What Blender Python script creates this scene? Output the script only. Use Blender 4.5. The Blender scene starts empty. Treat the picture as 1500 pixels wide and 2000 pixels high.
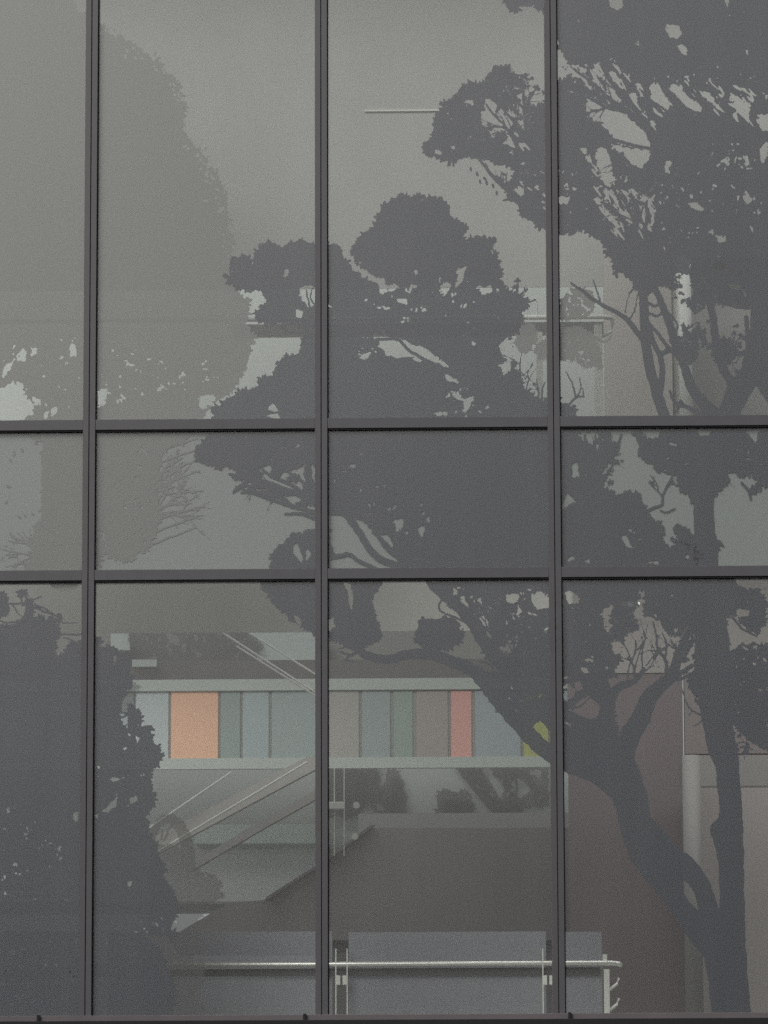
import bpy, math, random
import numpy as np
from mathutils import Matrix, Vector
rnd = random.Random(7)
S = bpy.context.scene

# ------------------------------------------------------------------ camera
YAW, PITCH, ROLL = 0.022324990, 0.177452285, -0.002985987
FPX, CAMX, CAMZ, DIST = 10209.8389, 1.1423780, 1.6, 33.1210136
IW, IH = 1500.0, 2000.0
cam_d = bpy.data.cameras.new('camera'); cam = bpy.data.objects.new('camera', cam_d)
S.collection.objects.link(cam)
fwd = Vector((-math.sin(YAW)*math.cos(PITCH), math.cos(YAW)*math.cos(PITCH), math.sin(PITCH)))
rt0 = Vector((math.cos(YAW), math.sin(YAW), 0)); up0 = rt0.cross(fwd)
rt = math.cos(ROLL)*rt0 + math.sin(ROLL)*up0
up = -math.sin(ROLL)*rt0 + math.cos(ROLL)*up0
CAM = Vector((CAMX, -DIST, CAMZ))
m = Matrix.Identity(4)
for i in range(3):
    m[i][0] = rt[i]; m[i][1] = up[i]; m[i][2] = -fwd[i]; m[i][3] = CAM[i]
cam.matrix_world = m
cam_d.sensor_fit = 'VERTICAL'; cam_d.sensor_height = 24.0
cam_d.lens = FPX/IH*24.0
cam_d.clip_start = 0.1; cam_d.clip_end = 2000
S.camera = cam
cam_d.dof.use_dof = False

# ------------------------------------------------------------------ light
SUN_EL, SUN_AZ = math.radians(36), math.radians(208)     # sun behind the camera's left, veiled by cloud
w = bpy.data.worlds.new('World'); S.world = w; w.use_nodes = True
nt = w.node_tree; nt.nodes.clear()
wo = nt.nodes.new('ShaderNodeOutputWorld'); bg = nt.nodes.new('ShaderNodeBackground')
sky = nt.nodes.new('ShaderNodeTexSky'); sky.sky_type = 'NISHITA'; sky.sun_disc = False
sky.sun_elevation = SUN_EL; sky.sun_rotation = SUN_AZ
sky.air_density = 1.0; sky.dust_density = 3.0; sky.ozone_density = 1.0
hs = nt.nodes.new('ShaderNodeHueSaturation'); hs.inputs['Saturation'].default_value = 0.30
nt.links.new(sky.outputs[0], hs.inputs['Color']); nt.links.new(hs.outputs[0], bg.inputs[0])
bg.inputs[1].default_value = 0.062
nt.links.new(bg.outputs[0], wo.inputs[0])
sd = bpy.data.lights.new('sun', 'SUN'); sd.energy = 1.4; sd.angle = math.radians(40); sd.color = (1, .985, .965)
so = bpy.data.objects.new('sun', sd); S.collection.objects.link(so)
sdir = Vector((math.sin(SUN_AZ)*math.cos(SUN_EL), math.cos(SUN_AZ)*math.cos(SUN_EL), math.sin(SUN_EL)))
so.rotation_euler = sdir.to_track_quat('Z', 'Y').to_euler(); so.location = (-10, -40, 40)
S.view_settings.view_transform = 'Standard'; S.view_settings.look = 'None'
S.view_settings.exposure = 0.35; S.view_settings.gamma = 1.0; S.view_settings.use_curve_mapping = False
S.render.engine = 'CYCLES'
S.cycles.use_denoising = False     # keep the fine grain of a dim photograph
S.cycles.max_bounces = 10; S.cycles.transparent_max_bounces = 24

# unseen area lights added to brighten the hall behind the glass
def lamp(name, loc, sx, sy, power, tilt):
    d = bpy.data.lights.new(name, 'AREA'); d.shape = 'RECTANGLE'; d.size = sx; d.size_y = sy; d.energy = power; d.color = (1, .985, .96)
    o = bpy.data.objects.new(name, d); S.collection.objects.link(o); o.location = loc; o.rotation_euler = (math.radians(tilt), 0, 0)
lamp('hall_fill', (3.3, 1.35, 7.47), 5.0, .3, 58, 22)
lamp('hall_fill', (3.3, .75, 11.6), 2.2, .3, 11, 8)
lamp('hall_fill', (.3, 4.2, 11.4), 7.0, .4, 33, 20)
lamp('hall_fill', (0.0, 3.75, 7.75), 5.0, .4, 46, 10)
lamp('hall_fill', (-.3, 5.7, 8.1), 6.0, .4, 29, 38)
lamp('hall_fill', (1.2, .75, 11.9), 8.0, .4, 16, 4)

# ------------------------------------------------------------------ helpers
def pt(px, py, Y):
    """where the sight line through photo pixel (px,py) meets the plane y = Y (metres)"""
    d = fwd + rt*((px-IW/2)/FPX) + up*((IH/2-py)/FPX)
    return CAM + d*((Y-CAM.y)/d.y)

def srgb(r, g, b):
    f = lambda c: (c/255/12.92) if c/255 <= .04045 else ((c/255+.055)/1.055)**2.4
    return (f(r), f(g), f(b))

def mat(name, col, rough=.6, metal=0.0, var=.06, scale=6.0, bump=0.0, spec=.3, stretch=None):
    """painted / plastered surface: base colour with a slow and a fine procedural variation"""
    M = bpy.data.materials.new(name); M.use_nodes = True; n = M.node_tree.nodes; l = M.node_tree.links
    b = n['Principled BSDF']; b.inputs['Roughness'].default_value = rough; b.inputs['Metallic'].default_value = metal
    b.inputs['Specular IOR Level'].default_value = spec
    tc = n.new('ShaderNodeTexCoord'); mp = n.new('ShaderNodeMapping')
    if stretch: mp.inputs['Scale'].default_value = stretch
    l.new(tc.outputs['Object'], mp.inputs[0])
    a = n.new('ShaderNodeTexNoise'); a.inputs['Scale'].default_value = scale; a.inputs['Detail'].default_value = 6
    l.new(mp.outputs[0], a.inputs['Vector'])
    r = n.new('ShaderNodeMapRange'); r.inputs[1].default_value = .3; r.inputs[2].default_value = .7
    r.inputs[3].default_value = 1-var; r.inputs[4].default_value = 1+var
    l.new(a.outputs[0], r.inputs[0])
    mx = n.new('ShaderNodeVectorMath'); mx.operation = 'SCALE'; mx.inputs[0].default_value = col
    l.new(r.outputs[0], mx.inputs['Scale']); l.new(mx.outputs[0], b.inputs['Base Color'])
    if bump:
        f = n.new('ShaderNodeTexNoise'); f.inputs['Scale'].default_value = 220; l.new(tc.outputs['Object'], f.inputs['Vector'])
        bp = n.new('ShaderNodeBump'); bp.inputs['Strength'].default_value = bump; bp.inputs['Distance'].default_value = .002
        l.new(f.outputs[0], bp.inputs['Height']); l.new(bp.outputs[0], b.inputs['Normal'])
    return M

def link(name, me, M, parent=None):
    o = bpy.data.objects.new(name, me); S.collection.objects.link(o)
    if M: me.materials.append(M)
    if parent: o.parent = parent
    return o

def tag(o, label, cat, group=None):
    o['label'] = label; o['category'] = cat
    if group: o['group'] = group
    return o

def thing(name, label, cat, loc=(0, 0, 0), group=None):
    o = bpy.data.objects.new(name, None); S.collection.objects.link(o); o.location = loc
    o.empty_display_size = .1
    return tag(o, label, cat, group)

class MB:
    def __init__(s): s.v = []; s.f = []
    def box(s, a, b):
        x0, x1 = sorted((a[0], b[0])); y0, y1 = sorted((a[1], b[1])); z0, z1 = sorted((a[2], b[2])); n = len(s.v)
        s.v += [(x0,y0,z0),(x1,y0,z0),(x1,y1,z0),(x0,y1,z0),(x0,y0,z1),(x1,y0,z1),(x1,y1,z1),(x0,y1,z1)]
        s.f += [tuple(n+i for i in q) for q in ((0,3,2,1),(4,5,6,7),(0,1,5,4),(1,2,6,5),(2,3,7,6),(3,0,4,7))]
        return s
    def prism(s, poly, y0, y1):
        """polygon of (x,z) extruded from y0 to y1"""
        n = len(s.v); k = len(poly)
        s.v += [(x, y0, z) for x, z in poly] + [(x, y1, z) for x, z in poly]
        s.f.append(tuple(range(n, n+k))); s.f.append(tuple(reversed(range(n+k, n+2*k))))
        for i in range(k):
            j = (i+1) % k; s.f.append((n+i, n+k+i, n+k+j, n+j))
        return s
    def tube(s, pts, r, seg=12):
        pts = [Vector(p) for p in pts]; rings = []
        for i, p in enumerate(pts):
            d = (pts[min(i+1, len(pts)-1)] - pts[max(i-1, 0)]).normalized()
            a = d.cross(Vector((0, 0, 1)) if abs(d.z) < .9 else Vector((0, 1, 0))).normalized(); b = d.cross(a)
            n = len(s.v)
            s.v += [tuple(p + r*(math.cos(t)*a + math.sin(t)*b)) for t in [2*math.pi*k/seg for k in range(seg)]]
            rings.append(n)
        for q, w_ in zip(rings, rings[1:]):
            for k in range(seg): s.f.append((q+k, q+(k+1) % seg, w_+(k+1) % seg, w_+k))
        s.f.append(tuple(rings[0]+k for k in reversed(range(seg)))); s.f.append(tuple(rings[-1]+k for k in range(seg)))
        return s
    def build(s, name, M, parent=None, bevel=0.0, origin=None, smooth=False):
        me = bpy.data.meshes.new(name)
        o3 = Vector(origin) if origin is not None else (parent.matrix_world.translation if False else Vector((0, 0, 0)))
        me.from_pydata([tuple(Vector(v)-o3) for v in s.v], [], s.f); me.validate(); me.update()
        import bmesh
        bm = bmesh.new(); bm.from_mesh(me); bmesh.ops.recalc_face_normals(bm, faces=bm.faces); bm.to_mesh(me); bm.free()
        if smooth:
            for p in me.polygons: p.use_smooth = len(p.vertices) == 4
        o = link(name, me, M, parent); o.location = o3
        if bevel:
            b = o.modifiers.new('bevel', 'BEVEL'); b.width = bevel; b.segments = 2; b.limit_method = 'ANGLE'
        return o

def pxbox(mb, x0, y0, x1, y1, Y, thick):
    """box whose front face fills the photo rectangle when it stands at depth Y"""
    cx, cy = (x0+x1)/2, (y0+y1)/2
    return mb.box((pt(x0, cy, Y).x, Y, pt(cx, y0, Y).z), (pt(x1, cy, Y).x, Y+thick, pt(cx, y1, Y).z))

def pxprism(mb, pts, Y, thick):
    return mb.prism([(pt(x, y, Y).x, pt(x, y, Y).z) for x, y in pts], Y, Y+thick)

# ------------------------------------------------------------------ materials
def glass_mat():
    M = bpy.data.materials.new('tinted_glass'); M.use_nodes = True; n = M.node_tree.nodes; l = M.node_tree.links
    n.clear(); out = n.new('ShaderNodeOutputMaterial')
    tr = n.new('ShaderNodeBsdfTransparent'); tr.inputs[0].default_value = (.80, .82, .80, 1)
    gl = n.new('ShaderNodeBsdfGlossy'); gl.inputs['Roughness'].default_value = .30; gl.inputs[0].default_value = (1, 1, .98, 1)
    tc = n.new('ShaderNodeTexCoord'); no = n.new('ShaderNodeTexNoise'); no.inputs['Scale'].default_value = 9; no.inputs['Detail'].default_value = 3
    l.new(tc.outputs['Object'], no.inputs['Vector'])
    bp = n.new('ShaderNodeBump'); bp.inputs['Strength'].default_value = .05; bp.inputs['Distance'].default_value = .004
    l.new(no.outputs[0], bp.inputs['Height']); l.new(bp.outputs[0], gl.inputs['Normal'])
    ge = n.new('ShaderNodeNewGeometry'); dt = n.new('ShaderNodeVectorMath'); dt.operation = 'DOT_PRODUCT'
    l.new(ge.outputs['Normal'], dt.inputs[0]); l.new(ge.outputs['Incoming'], dt.inputs[1])
    def mth(op, a, b=None):
        k = n.new('ShaderNodeMath'); k.operation = op; k.use_clamp = op in ('SUBTRACT', 'ADD')
        for i_, v_ in enumerate((a, b)):
            if v_ is None: continue
            if hasattr(v_, 'is_output'): l.new(v_, k.inputs[i_])
            else: k.inputs[i_].default_value = v_
        return k.outputs[0]
    F0 = .100                                                    # both faces of the pane, same from either side
    fr = mth('ADD', mth('MULTIPLY', mth('POWER', mth('SUBTRACT', 1.0, mth('ABSOLUTE', dt.outputs['Value'])), 5.0), 1-F0), F0)
    mx = n.new('ShaderNodeMixShader'); l.new(fr, mx.inputs[0]); l.new(tr.outputs[0], mx.inputs[1]); l.new(gl.outputs[0], mx.inputs[2])
    df = n.new('ShaderNodeBsdfDiffuse'); df.inputs[0].default_value = (.55, .55, .53, 1)      # rain dust, also a haze layer giving the pane its milky veil
    m2 = n.new('ShaderNodeMixShader')
    n2 = n.new('ShaderNodeTexNoise'); n2.inputs['Scale'].default_value = 1.3; n2.inputs['Detail'].default_value = 8
    mp = n.new('ShaderNodeMapping'); mp.inputs['Scale'].default_value = (5, 1, .35); l.new(tc.outputs['Object'], mp.inputs[0]); l.new(mp.outputs[0], n2.inputs['Vector'])   # rain streaks
    r = n.new('ShaderNodeMapRange'); r.inputs[1].default_value = .3; r.inputs[2].default_value = .7; r.inputs[3].default_value = .010; r.inputs[4].default_value = .026
    l.new(n2.outputs[0], r.inputs[0]); l.new(r.outputs[0], m2.inputs[0]); l.new(mx.outputs[0], m2.inputs[1]); l.new(df.outputs[0], m2.inputs[2])
    l.new(m2.outputs[0], out.inputs[0])
    return M

def print_mat(name, col, opacity):
    """ceramic ink on the inner face of the glass: fine dots, a little light gets through"""
    M = bpy.data.materials.new(name); M.use_nodes = True; n = M.node_tree.nodes; l = M.node_tree.links
    n.clear(); out = n.new('ShaderNodeOutputMaterial')
    tr = n.new('ShaderNodeBsdfTransparent'); df = n.new('ShaderNodeBsdfDiffuse')
    tc = n.new('ShaderNodeTexCoord'); no = n.new('ShaderNodeTexNoise'); no.inputs['Scale'].default_value = 90; no.inputs['Detail'].default_value = 4
    l.new(tc.outputs['Object'], no.inputs['Vector'])
    r = n.new('ShaderNodeMapRange'); r.inputs[1].default_value = .25; r.inputs[2].default_value = .75; r.inputs[3].default_value = .9; r.inputs[4].default_value = 1.1
    l.new(no.outputs[0], r.inputs[0])
    v = n.new('ShaderNodeVectorMath'); v.operation = 'SCALE'; v.inputs[0].default_value = col; l.new(r.outputs[0], v.inputs['Scale'])
    l.new(v.outputs[0], df.inputs[0])
    mx = n.new('ShaderNodeMixShader'); mx.inputs[0].default_value = opacity
    l.new(tr.outputs[0], mx.inputs[1]); l.new(df.outputs[0], mx.inputs[2]); l.new(mx.outputs[0], out.inputs[0])
    return M

GLASS = glass_mat()
INK = print_mat('dark_ink', (.081, .086, .108), .97)
PALE = print_mat('pale_ink', (.252, .253, .245), .95)
MIDINK = print_mat('mid_ink', (.10, .098, .098), .6)
FARINK = print_mat('far_ink', (.10, .10, .10), .6)
FRAME = mat('grey_metal_frame', (.066, .064, .070), .42, 0, .05, 14, .1, .6)
FRAME2 = mat('grey_metal_frame_warm', (.068, .064, .066), .42, 0, .05, 14, .1, .6)
GASKET = mat('black_rubber', (.012, .012, .013), .8)
SILL = mat('sill_metal', (.115, .10, .104), .5, 0, .08, 5)
BLACK = mat('black_gutter', (.012, .012, .013), .7)
STEEL = mat('brushed_steel', (.78, .78, .74), .38, .55, .04, 30)
WHITEPOST = mat('white_painted_steel', (.72, .73, .68), .5)

# ------------------------------------------------------------------ curtain wall
zT1, zT2, zS, zTop = 8.1154, 7.1310, 4.2972, 13.20
HM = .040                                                # half width of a mullion
COLS = [-4.5, -3.0, -1.5, 0.0, 1.5, 3.0, 4.5]
cw = thing('glass_curtain_wall', 'dark grey metal grid of mullions and transoms holding tall glass panes', 'curtain wall', (0, 0, zS))
def under(o, root):
    o.parent = root; o.matrix_parent_inverse = Matrix.Translation(root.location).inverted(); return o
for x in COLS:
    b = MB()
    b.box((x-HM, -.036, zS+.004), (x-.0025, .16, zTop)); 
    a = b.build('mullion', FRAME2, bevel=.002, origin=(x, 0, zS)); under(a, cw)
    c = MB().box((x+.0025, -.034, zS+.004), (x+HM, .16, zTop)).build('cover_cap', FRAME, bevel=.002, origin=(x, 0, zS))
    g = MB().box((x-.0025, -.028, zS+.004), (x+.0025, .15, zTop)).build('joint', GASKET, origin=(x, 0, zS))
    s_ = MB().box((x+HM, -.018, zS+.004), (x+HM+.006, .02, zTop)).build('gasket', GASKET, origin=(x, 0, zS))
    for q in (c, g, s_):
        q.parent = a; q.matrix_parent_inverse = Matrix.Translation(a.location).inverted()
for x0, x1 in zip(COLS, COLS[1:]):
    for z in (zT1, zT2, zTop+.035):
        t = MB().box((x0+HM, -.030, z-.028), (x1-HM, .14, z+.040)).build('transom', FRAME, bevel=.002, origin=(x0, 0, z)); under(t, cw)
        g = MB().box((x0+HM+.007, -.022, z-.038), (x1-HM, .02, z-.028)).build('gasket', GASKET, origin=(x0, 0, z))
        g.parent = t; g.matrix_parent_inverse = Matrix.Translation(t.location).inverted()
    for za, zb in ((zS+.004, zT2-.040), (zT2+.040, zT1-.040), (zT1+.040, zTop)):
        p = MB().box((x0+HM+.006, -.012, za), (x1-HM, .004, zb))
        # a sheet: keep only the outer face so that the pane is one optical surface
        n = bpy.data.meshes.new('glass_pane')
        n.from_pydata([(0, 0, 0), (x1-x0-2*HM-.006, 0, 0), (x1-x0-2*HM-.006, 0, zb-za), (0, 0, zb-za)], [], [(0, 1, 2, 3)])
        o = link('glass_pane', n, GLASS); o.location = (x0+HM+.006, -.004, za)
        under(o, cw)
sl = MB().box((-4.6, -.16, zS-.038), (4.6, .3, zS+.002)).build('sill', SILL, bevel=.003, origin=(0, 0, zS)); under(sl, cw)
gt = thing('gutter', 'black gutter trough running along under the pinkish grey sill', 'gutter', (0, -.2, zS-.3))
g_ = MB().box((-4.6, -.30, zS-.20), (4.6, -.16, zS-.043)).build('trough', BLACK, bevel=.004, origin=(0, -.2, zS-.1)); under(g_, gt)
for px in (75, 595, 1113):
    q = pt(px, 1993, -.17)
    u = MB().box((q.x-.010, -.185, zS-.06), (q.x+.010, -.164, zS+.006)).build('bracket', BLACK, bevel=.002, origin=(q.x, -.17, zS)); under(u, gt)

# ------------------------------------------------------------------ the printed trees: mask tools
DX, DY, DW, DH = -440, -260, 2380, 2264                # area of the print, in photo pixels
ng = np.random.default_rng(5)
def vnoise(step):
    h, w_ = DH//step+3, DW//step+3
    g = ng.random((h, w_)).astype(np.float32)*2-1
    ys = np.arange(DH)/step; xs = np.arange(DW)/step
    yi = ys.astype(int); xi = xs.astype(int); fy = (ys-yi).astype(np.float32)[:, None]; fx = (xs-xi).astype(np.float32)[None]
    fy = fy*fy*(3-2*fy); fx = fx*fx*(3-2*fx)
    a = g[yi][:, xi]; b = g[yi][:, xi+1]; c = g[yi+1][:, xi]; d = g[yi+1][:, xi+1]
    return (a*(1-fx)+b*fx)*(1-fy) + (c*(1-fx)+d*fx)*fy
WXn = vnoise(9)*2.6 + vnoise(26)*3.5
WYn = vnoise(9)*2.6 + vnoise(26)*3.5

def new(): return np.zeros((DH, DW), bool)
def win(x0, y0, x1, y1):
    return max(0, int(x0-DX)), max(0, int(y0-DY)), min(DW, int(x1-DX)+1), min(DH, int(y1-DY)+1)
def pmask(pts, warp=1.0):
    xs = [p[0] for p in pts]; ys = [p[1] for p in pts]
    a, b, c, d = win(min(xs)-12, min(ys)-12, max(xs)+12, max(ys)+12)
    X = (np.arange(a, c)+DX+.5)[None, :].astype(np.float32) + WXn[b:d, a:c]*warp
    Y = (np.arange(b, d)+DY+.5)[:, None].astype(np.float32) + WYn[b:d, a:c]*warp
    r = np.zeros(X.shape, bool); k = len(pts)
    for i in range(k):
        x1, y1 = pts[i]; x2, y2 = pts[(i+1) % k]
        if y1 == y2: continue
        r ^= ((y1 > Y) != (y2 > Y)) & (X < (x2-x1)*(Y-y1)/(y2-y1)+x1)
    return (slice(b, d), slice(a, c)), r
def leaf(mk, x, y, ang, L, Wd, val=True):
    a, b, c, d = win(x-L-2, y-L-2, x+L+2, y+L+2)
    if a >= c or b >= d: return
    X = np.arange(a, c)[None, :]+DX+.5-x; Y = np.arange(b, d)[:, None]+DY+.5-y
    ca, sa = math.cos(ang), math.sin(ang)
    u = (X*ca+Y*sa)/L; v = -X*sa+Y*ca
    uu = np.clip(u, 0, 1)
    ins = (u >= -.05) & (u <= 1) & (np.abs(v) <= Wd*.5*np.sqrt(np.maximum(0, uu*(1-uu)))*2*(1-.25*uu)+.25)
    mk[b:d, a:c][ins] = val
def edge(pts, step):
    """points along a closed outline with the outward direction"""
    k = len(pts); A = sum(pts[i][0]*pts[(i+1) % k][1]-pts[(i+1) % k][0]*pts[i][1] for i in range(k))
    s = 1 if A > 0 else -1; carry = 0
    for i in range(k):
        (x1, y1), (x2, y2) = pts[i], pts[(i+1) % k]; L = math.hypot(x2-x1, y2-y1)
        if L == 0: continue
        na = math.atan2(-(x2-x1)*s, (y2-y1)*s); t = carry
        while t < L:
            yield x1+(x2-x1)*t/L, y1+(y2-y1)*t/L, na
            t += step*(.7+.6*rnd.random())
        carry = t-L
def rosette(mk, x, y, na, R):
    n = rnd.randint(5, 8)
    for i in range(n):
        an = na + (i/(n-1)-.5)*rnd.uniform(2.6, 4.2) + rnd.uniform(-.2, .2)
        leaf(mk, x, y, an, R*rnd.uniform(.7, 1.15), R*rnd.uniform(.26, .42))
def clump(mk, pts, size=11, warp=1.0, leafy=True):
    sl_, r = pmask(pts, warp); mk[sl_] |= r
    if not leafy: return
    for x, y, na in edge(pts, size*1.15):
        R = size*rnd.uniform(.7, 1.5)
        k = rnd.uniform(.1, .5)
        rosette(mk, x-math.cos(na)*R*k+rnd.uniform(-3, 3), y-math.sin(na)*R*k+rnd.uniform(-3, 3), na+rnd.uniform(-.6, .6), R)
def hole(mk, pts, size=7, warp=1.0, twigs=0):
    sl_, r = pmask(pts, warp); mk[sl_] &= ~r
    for x, y, na in edge(pts, size*1.3):
        if rnd.random() < .62:
            leaf(mk, x+math.cos(na)*2, y+math.sin(na)*2, na+math.pi+rnd.uniform(-1, 1), size*rnd.uniform(.6, 1.3), size*rnd.uniform(.4, .7))
def pocks(mk, pts, n, s0=2.5, s1=7):
    """scattered little gaps between leaves"""
    xs = [p[0] for p in pts]; ys = [p[1] for p in pts]; sl_, r = pmask(pts, .5)
    oy, ox = sl_[0].start, sl_[1].start; c = 0
    for _ in range(n*20):
        if c >= n: break
        x, y = rnd.uniform(min(xs), max(xs)), rnd.uniform(min(ys), max(ys))
        i, j = int(y-DY)-oy, int(x-DX)-ox
        if 0 <= i < r.shape[0] and 0 <= j < r.shape[1] and r[i, j]:
            c += 1; b = rnd.uniform(0, 6.3); q = s0+(s1-s0)*rnd.random()**2.2
            for _k in range(rnd.choice((1, 2, 2, 3, 4))):
                leaf(mk, x+rnd.uniform(-q, q), y+rnd.uniform(-q, q), b+rnd.uniform(-.7, .7), q*rnd.uniform(.8, 1.8), q*rnd.uniform(.5, .9), False)
def smooth(pts, n=6):
    P = [pts[0]]+list(pts)+[pts[-1]]; o = []
    for i in range(1, len(P)-2):
        for k in range(n):
            t = k/n; q = []
            for d in range(2):
                a, b, c, e = P[i-1][d], P[i][d], P[i+1][d], P[i+2][d]
                q.append(.5*(2*b+(c-a)*t+(2*a-5*b+4*c-e)*t*t+(3*b-a-3*c+e)*t**3))
            o.append(tuple(q))
    o.append(tuple(pts[-1])); return o
def stroke(mk, pts, w0, w1, wob=.9):
    P = smooth(pts); N = len(P)
    P = [(x+rnd.uniform(-wob, wob), y+rnd.uniform(-wob, wob)) for x, y in P]
    for i in range(N-1):
        (x1, y1), (x2, y2) = P[i], P[i+1]
        r1 = (w0+(w1-w0)*i/(N-1))/2*rnd.uniform(.92, 1.08); r2 = (w0+(w1-w0)*(i+1)/(N-1))/2
        R = max(r1, r2)+2
        a, b, c, d = win(min(x1, x2)-R, min(y1, y2)-R, max(x1, x2)+R, max(y1, y2)+R)
        if a >= c or b >= d: continue
        X = np.arange(a, c)[None, :]+DX+.5; Y = np.arange(b, d)[:, None]+DY+.5
        L2 = (x2-x1)**2+(y2-y1)**2+1e-6
        t = np.clip(((X-x1)*(x2-x1)+(Y-y1)*(y2-y1))/L2, 0, 1)
        D = np.hypot(X-x1-t*(x2-x1), Y-y1-t*(y2-y1))
        mk[b:d, a:c] |= D <= r1+(r2-r1)*t
def twig(mk, x, y, ang, L, wd, depth=2, leaves=0.0):
    """a bare forking twig"""
    pts = [(x, y)]; a = ang
    for i in range(3):
        a += rnd.uniform(-.35, .35); x += math.cos(a)*L/3; y += math.sin(a)*L/3; pts.append((x, y))
        if depth and i < 2 and rnd.random() < .85:
            twig(mk, x, y, a+rnd.choice((-1, 1))*rnd.uniform(.4, .9), L*rnd.uniform(.4, .7), wd*.6, depth-1, leaves)
    stroke(mk, pts, wd, max(1.6, wd*.5), .5)
    if rnd.random() < leaves: rosette(mk, x, y, a, rnd.uniform(5, 9))
def fan(mk, x, y, a0, a1, L, n, wd, depth=1, leaves=0.0):
    for i in range(n):
        twig(mk, x+rnd.uniform(-3, 3), y+rnd.uniform(-3, 3), a0+(a1-a0)*(i+.5)/n+rnd.uniform(-.1, .1), L*rnd.uniform(.7, 1.1), wd, depth, leaves)

def sheet(name, mk, M, Y, parent, step=2):
    """turn a mask into one flat, connected mesh on the plane y = Y (marching squares, rows merged into strips)"""
    f = np.zeros((DH+2, DW+2), np.float32); f[1:-1, 1:-1] = mk
    f = (f[:-2]+2*f[1:-1]+f[2:])/4; f = (f[:, :-2]+2*f[:, 1:-1]+f[:, 2:])/4
    f = f[::step, ::step]
    f[0] = f[-1] = 0; f[:, 0] = f[:, -1] = 0
    s = f >= .5
    code = s[:-1, :-1]*1 + s[:-1, 1:]*2 + s[1:, 1:]*4 + s[1:, :-1]*8
    vid = {}; V = []; F = []
    def corner(i, j):
        k = (i, j)
        if k not in vid: vid[k] = len(V); V.append((j, i))
        return vid[k]
    def cut(i0, j0, i1, j1):
        if (i1, j1) < (i0, j0): i0, j0, i1, j1 = i1, j1, i0, j0
        k = (i0, j0, i1, j1)
        if k not in vid:
            a, b = float(f[i0, j0]), float(f[i1, j1]); t = min(.96, max(.04, (.5-a)/(b-a)))
            vid[k] = len(V); V.append((j0+(j1-j0)*t, i0+(i1-i0)*t))
        return vid[k]
    brk = [set() for _ in range(f.shape[0])]; runs = []
    for i in range(code.shape[0]):
        row = code[i]; full = row == 15
        if not row.any(): continue
        d = np.diff(np.concatenate(([0], full.astype(np.int8), [0])))
        for a, b in zip(np.nonzero(d == 1)[0], np.nonzero(d == -1)[0]):
            runs.append((i, int(a), int(b)))
            brk[i].update((int(a), int(b))); brk[i+1].update((int(a), int(b)))
        for j in np.nonzero((row > 0) & ~full)[0]:
            j = int(j); brk[i].update((j, j+1)); brk[i+1].update((j, j+1))
            c4 = [(i, j), (i, j+1), (i+1, j+1), (i+1, j)]; c = int(row[j])
            on = [bool(c >> k & 1) for k in range(4)]
            if c in (5, 10):
                for k in range(4):
                    if on[k]:
                        p, q, r = c4[k-1], c4[k], c4[(k+1) % 4]
                        F.append((cut(*p, *q), corner(*q), cut(*q, *r)))
                continue
            poly = []
            for k in range(4):
                p, q = c4[k], c4[(k+1) % 4]
                if on[k]: poly.append(corner(*p))
                if on[k] != on[(k+1) % 4]: poly.append(cut(*p, *q))
            F.append(tuple(poly))
    srt = [sorted(b) for b in brk]
    import bisect
    for i, a, b in runs:
        t = srt[i][bisect.bisect_left(srt[i], a):bisect.bisect_right(srt[i], b)]
        u = srt[i+1][bisect.bisect_left(srt[i+1], a):bisect.bisect_right(srt[i+1], b)]
        F.append(tuple(corner(i, j) for j in t) + tuple(corner(i+1, j) for j in reversed(u)))
    P = [pt(DX+x*step+.5, DY+y*step+.5, Y) for x, y in V]
    o0 = parent.location if parent else Vector((0, 0, 0))
    me = bpy.data.meshes.new(name); me.from_pydata([tuple(p-o0) for p in P], [], F); me.update()
    o = link(name, me, M, parent)
    return o


# ------------------------------------------------------------------ inside the building
WALLW = mat('white_plaster', (.62, .66, .63), .8, 0, .03, 1.5)
GREYL = mat('light_grey_panel', (.50, .52, .51), .7, 0, .03, 2)
GREYM = mat('mid_grey_panel', (.38, .375, .355), .7, 0, .04, 2)
GREYD = mat('dark_grey_panel', (.085, .08, .078), .7, 0, .06, 2)
BLIND = mat('woven_blind', (.42, .425, .41), .85, 0, .03, 3)
BROWN = mat('red_brown_wall', (.108, .087, .093), .75, 0, .10, 1.3)
TAUPE = mat('taupe_wall', (.56, .52, .495), .75, 0, .05, 1.3)
SPAN = mat('spandrel_paint', (.30, .32, .315), .7, 0, .03, 2)
GREEN = mat('greenish_band', (.42, .46, .43), .6, 0, .03, 2)
CONC = mat('concrete', (.36, .36, .34), .85, 0, .07, 3)

def slab(name, x0, y0, x1, y1, Y, th, M, label=None, cat=None, kind=None, group=None):
    o = pxbox(MB(), x0, y0, x1, y1, Y, th).build(name, M)
    if kind: o['kind'] = kind
    else: tag(o, label, cat, group)
    return o

# floor plates: real slabs running back from the facade
Xl, Xr = -5.2, 6.4
f = MB().box((Xl, .42, zT2+.30), (Xr, 1.25, zT1-.06)).build('floor', CONC); f['kind'] = 'structure'
f = MB().box((Xl, .40, zS-.40), (Xr, 14, zS-.06)).build('floor', CONC); f['kind'] = 'structure'
slab('spandrel_panel', -420, 838, 1880, 1124, .016, .05, SPAN, 'plain light grey spandrel panel closing the band of low panes at mid height', 'panel')

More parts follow.
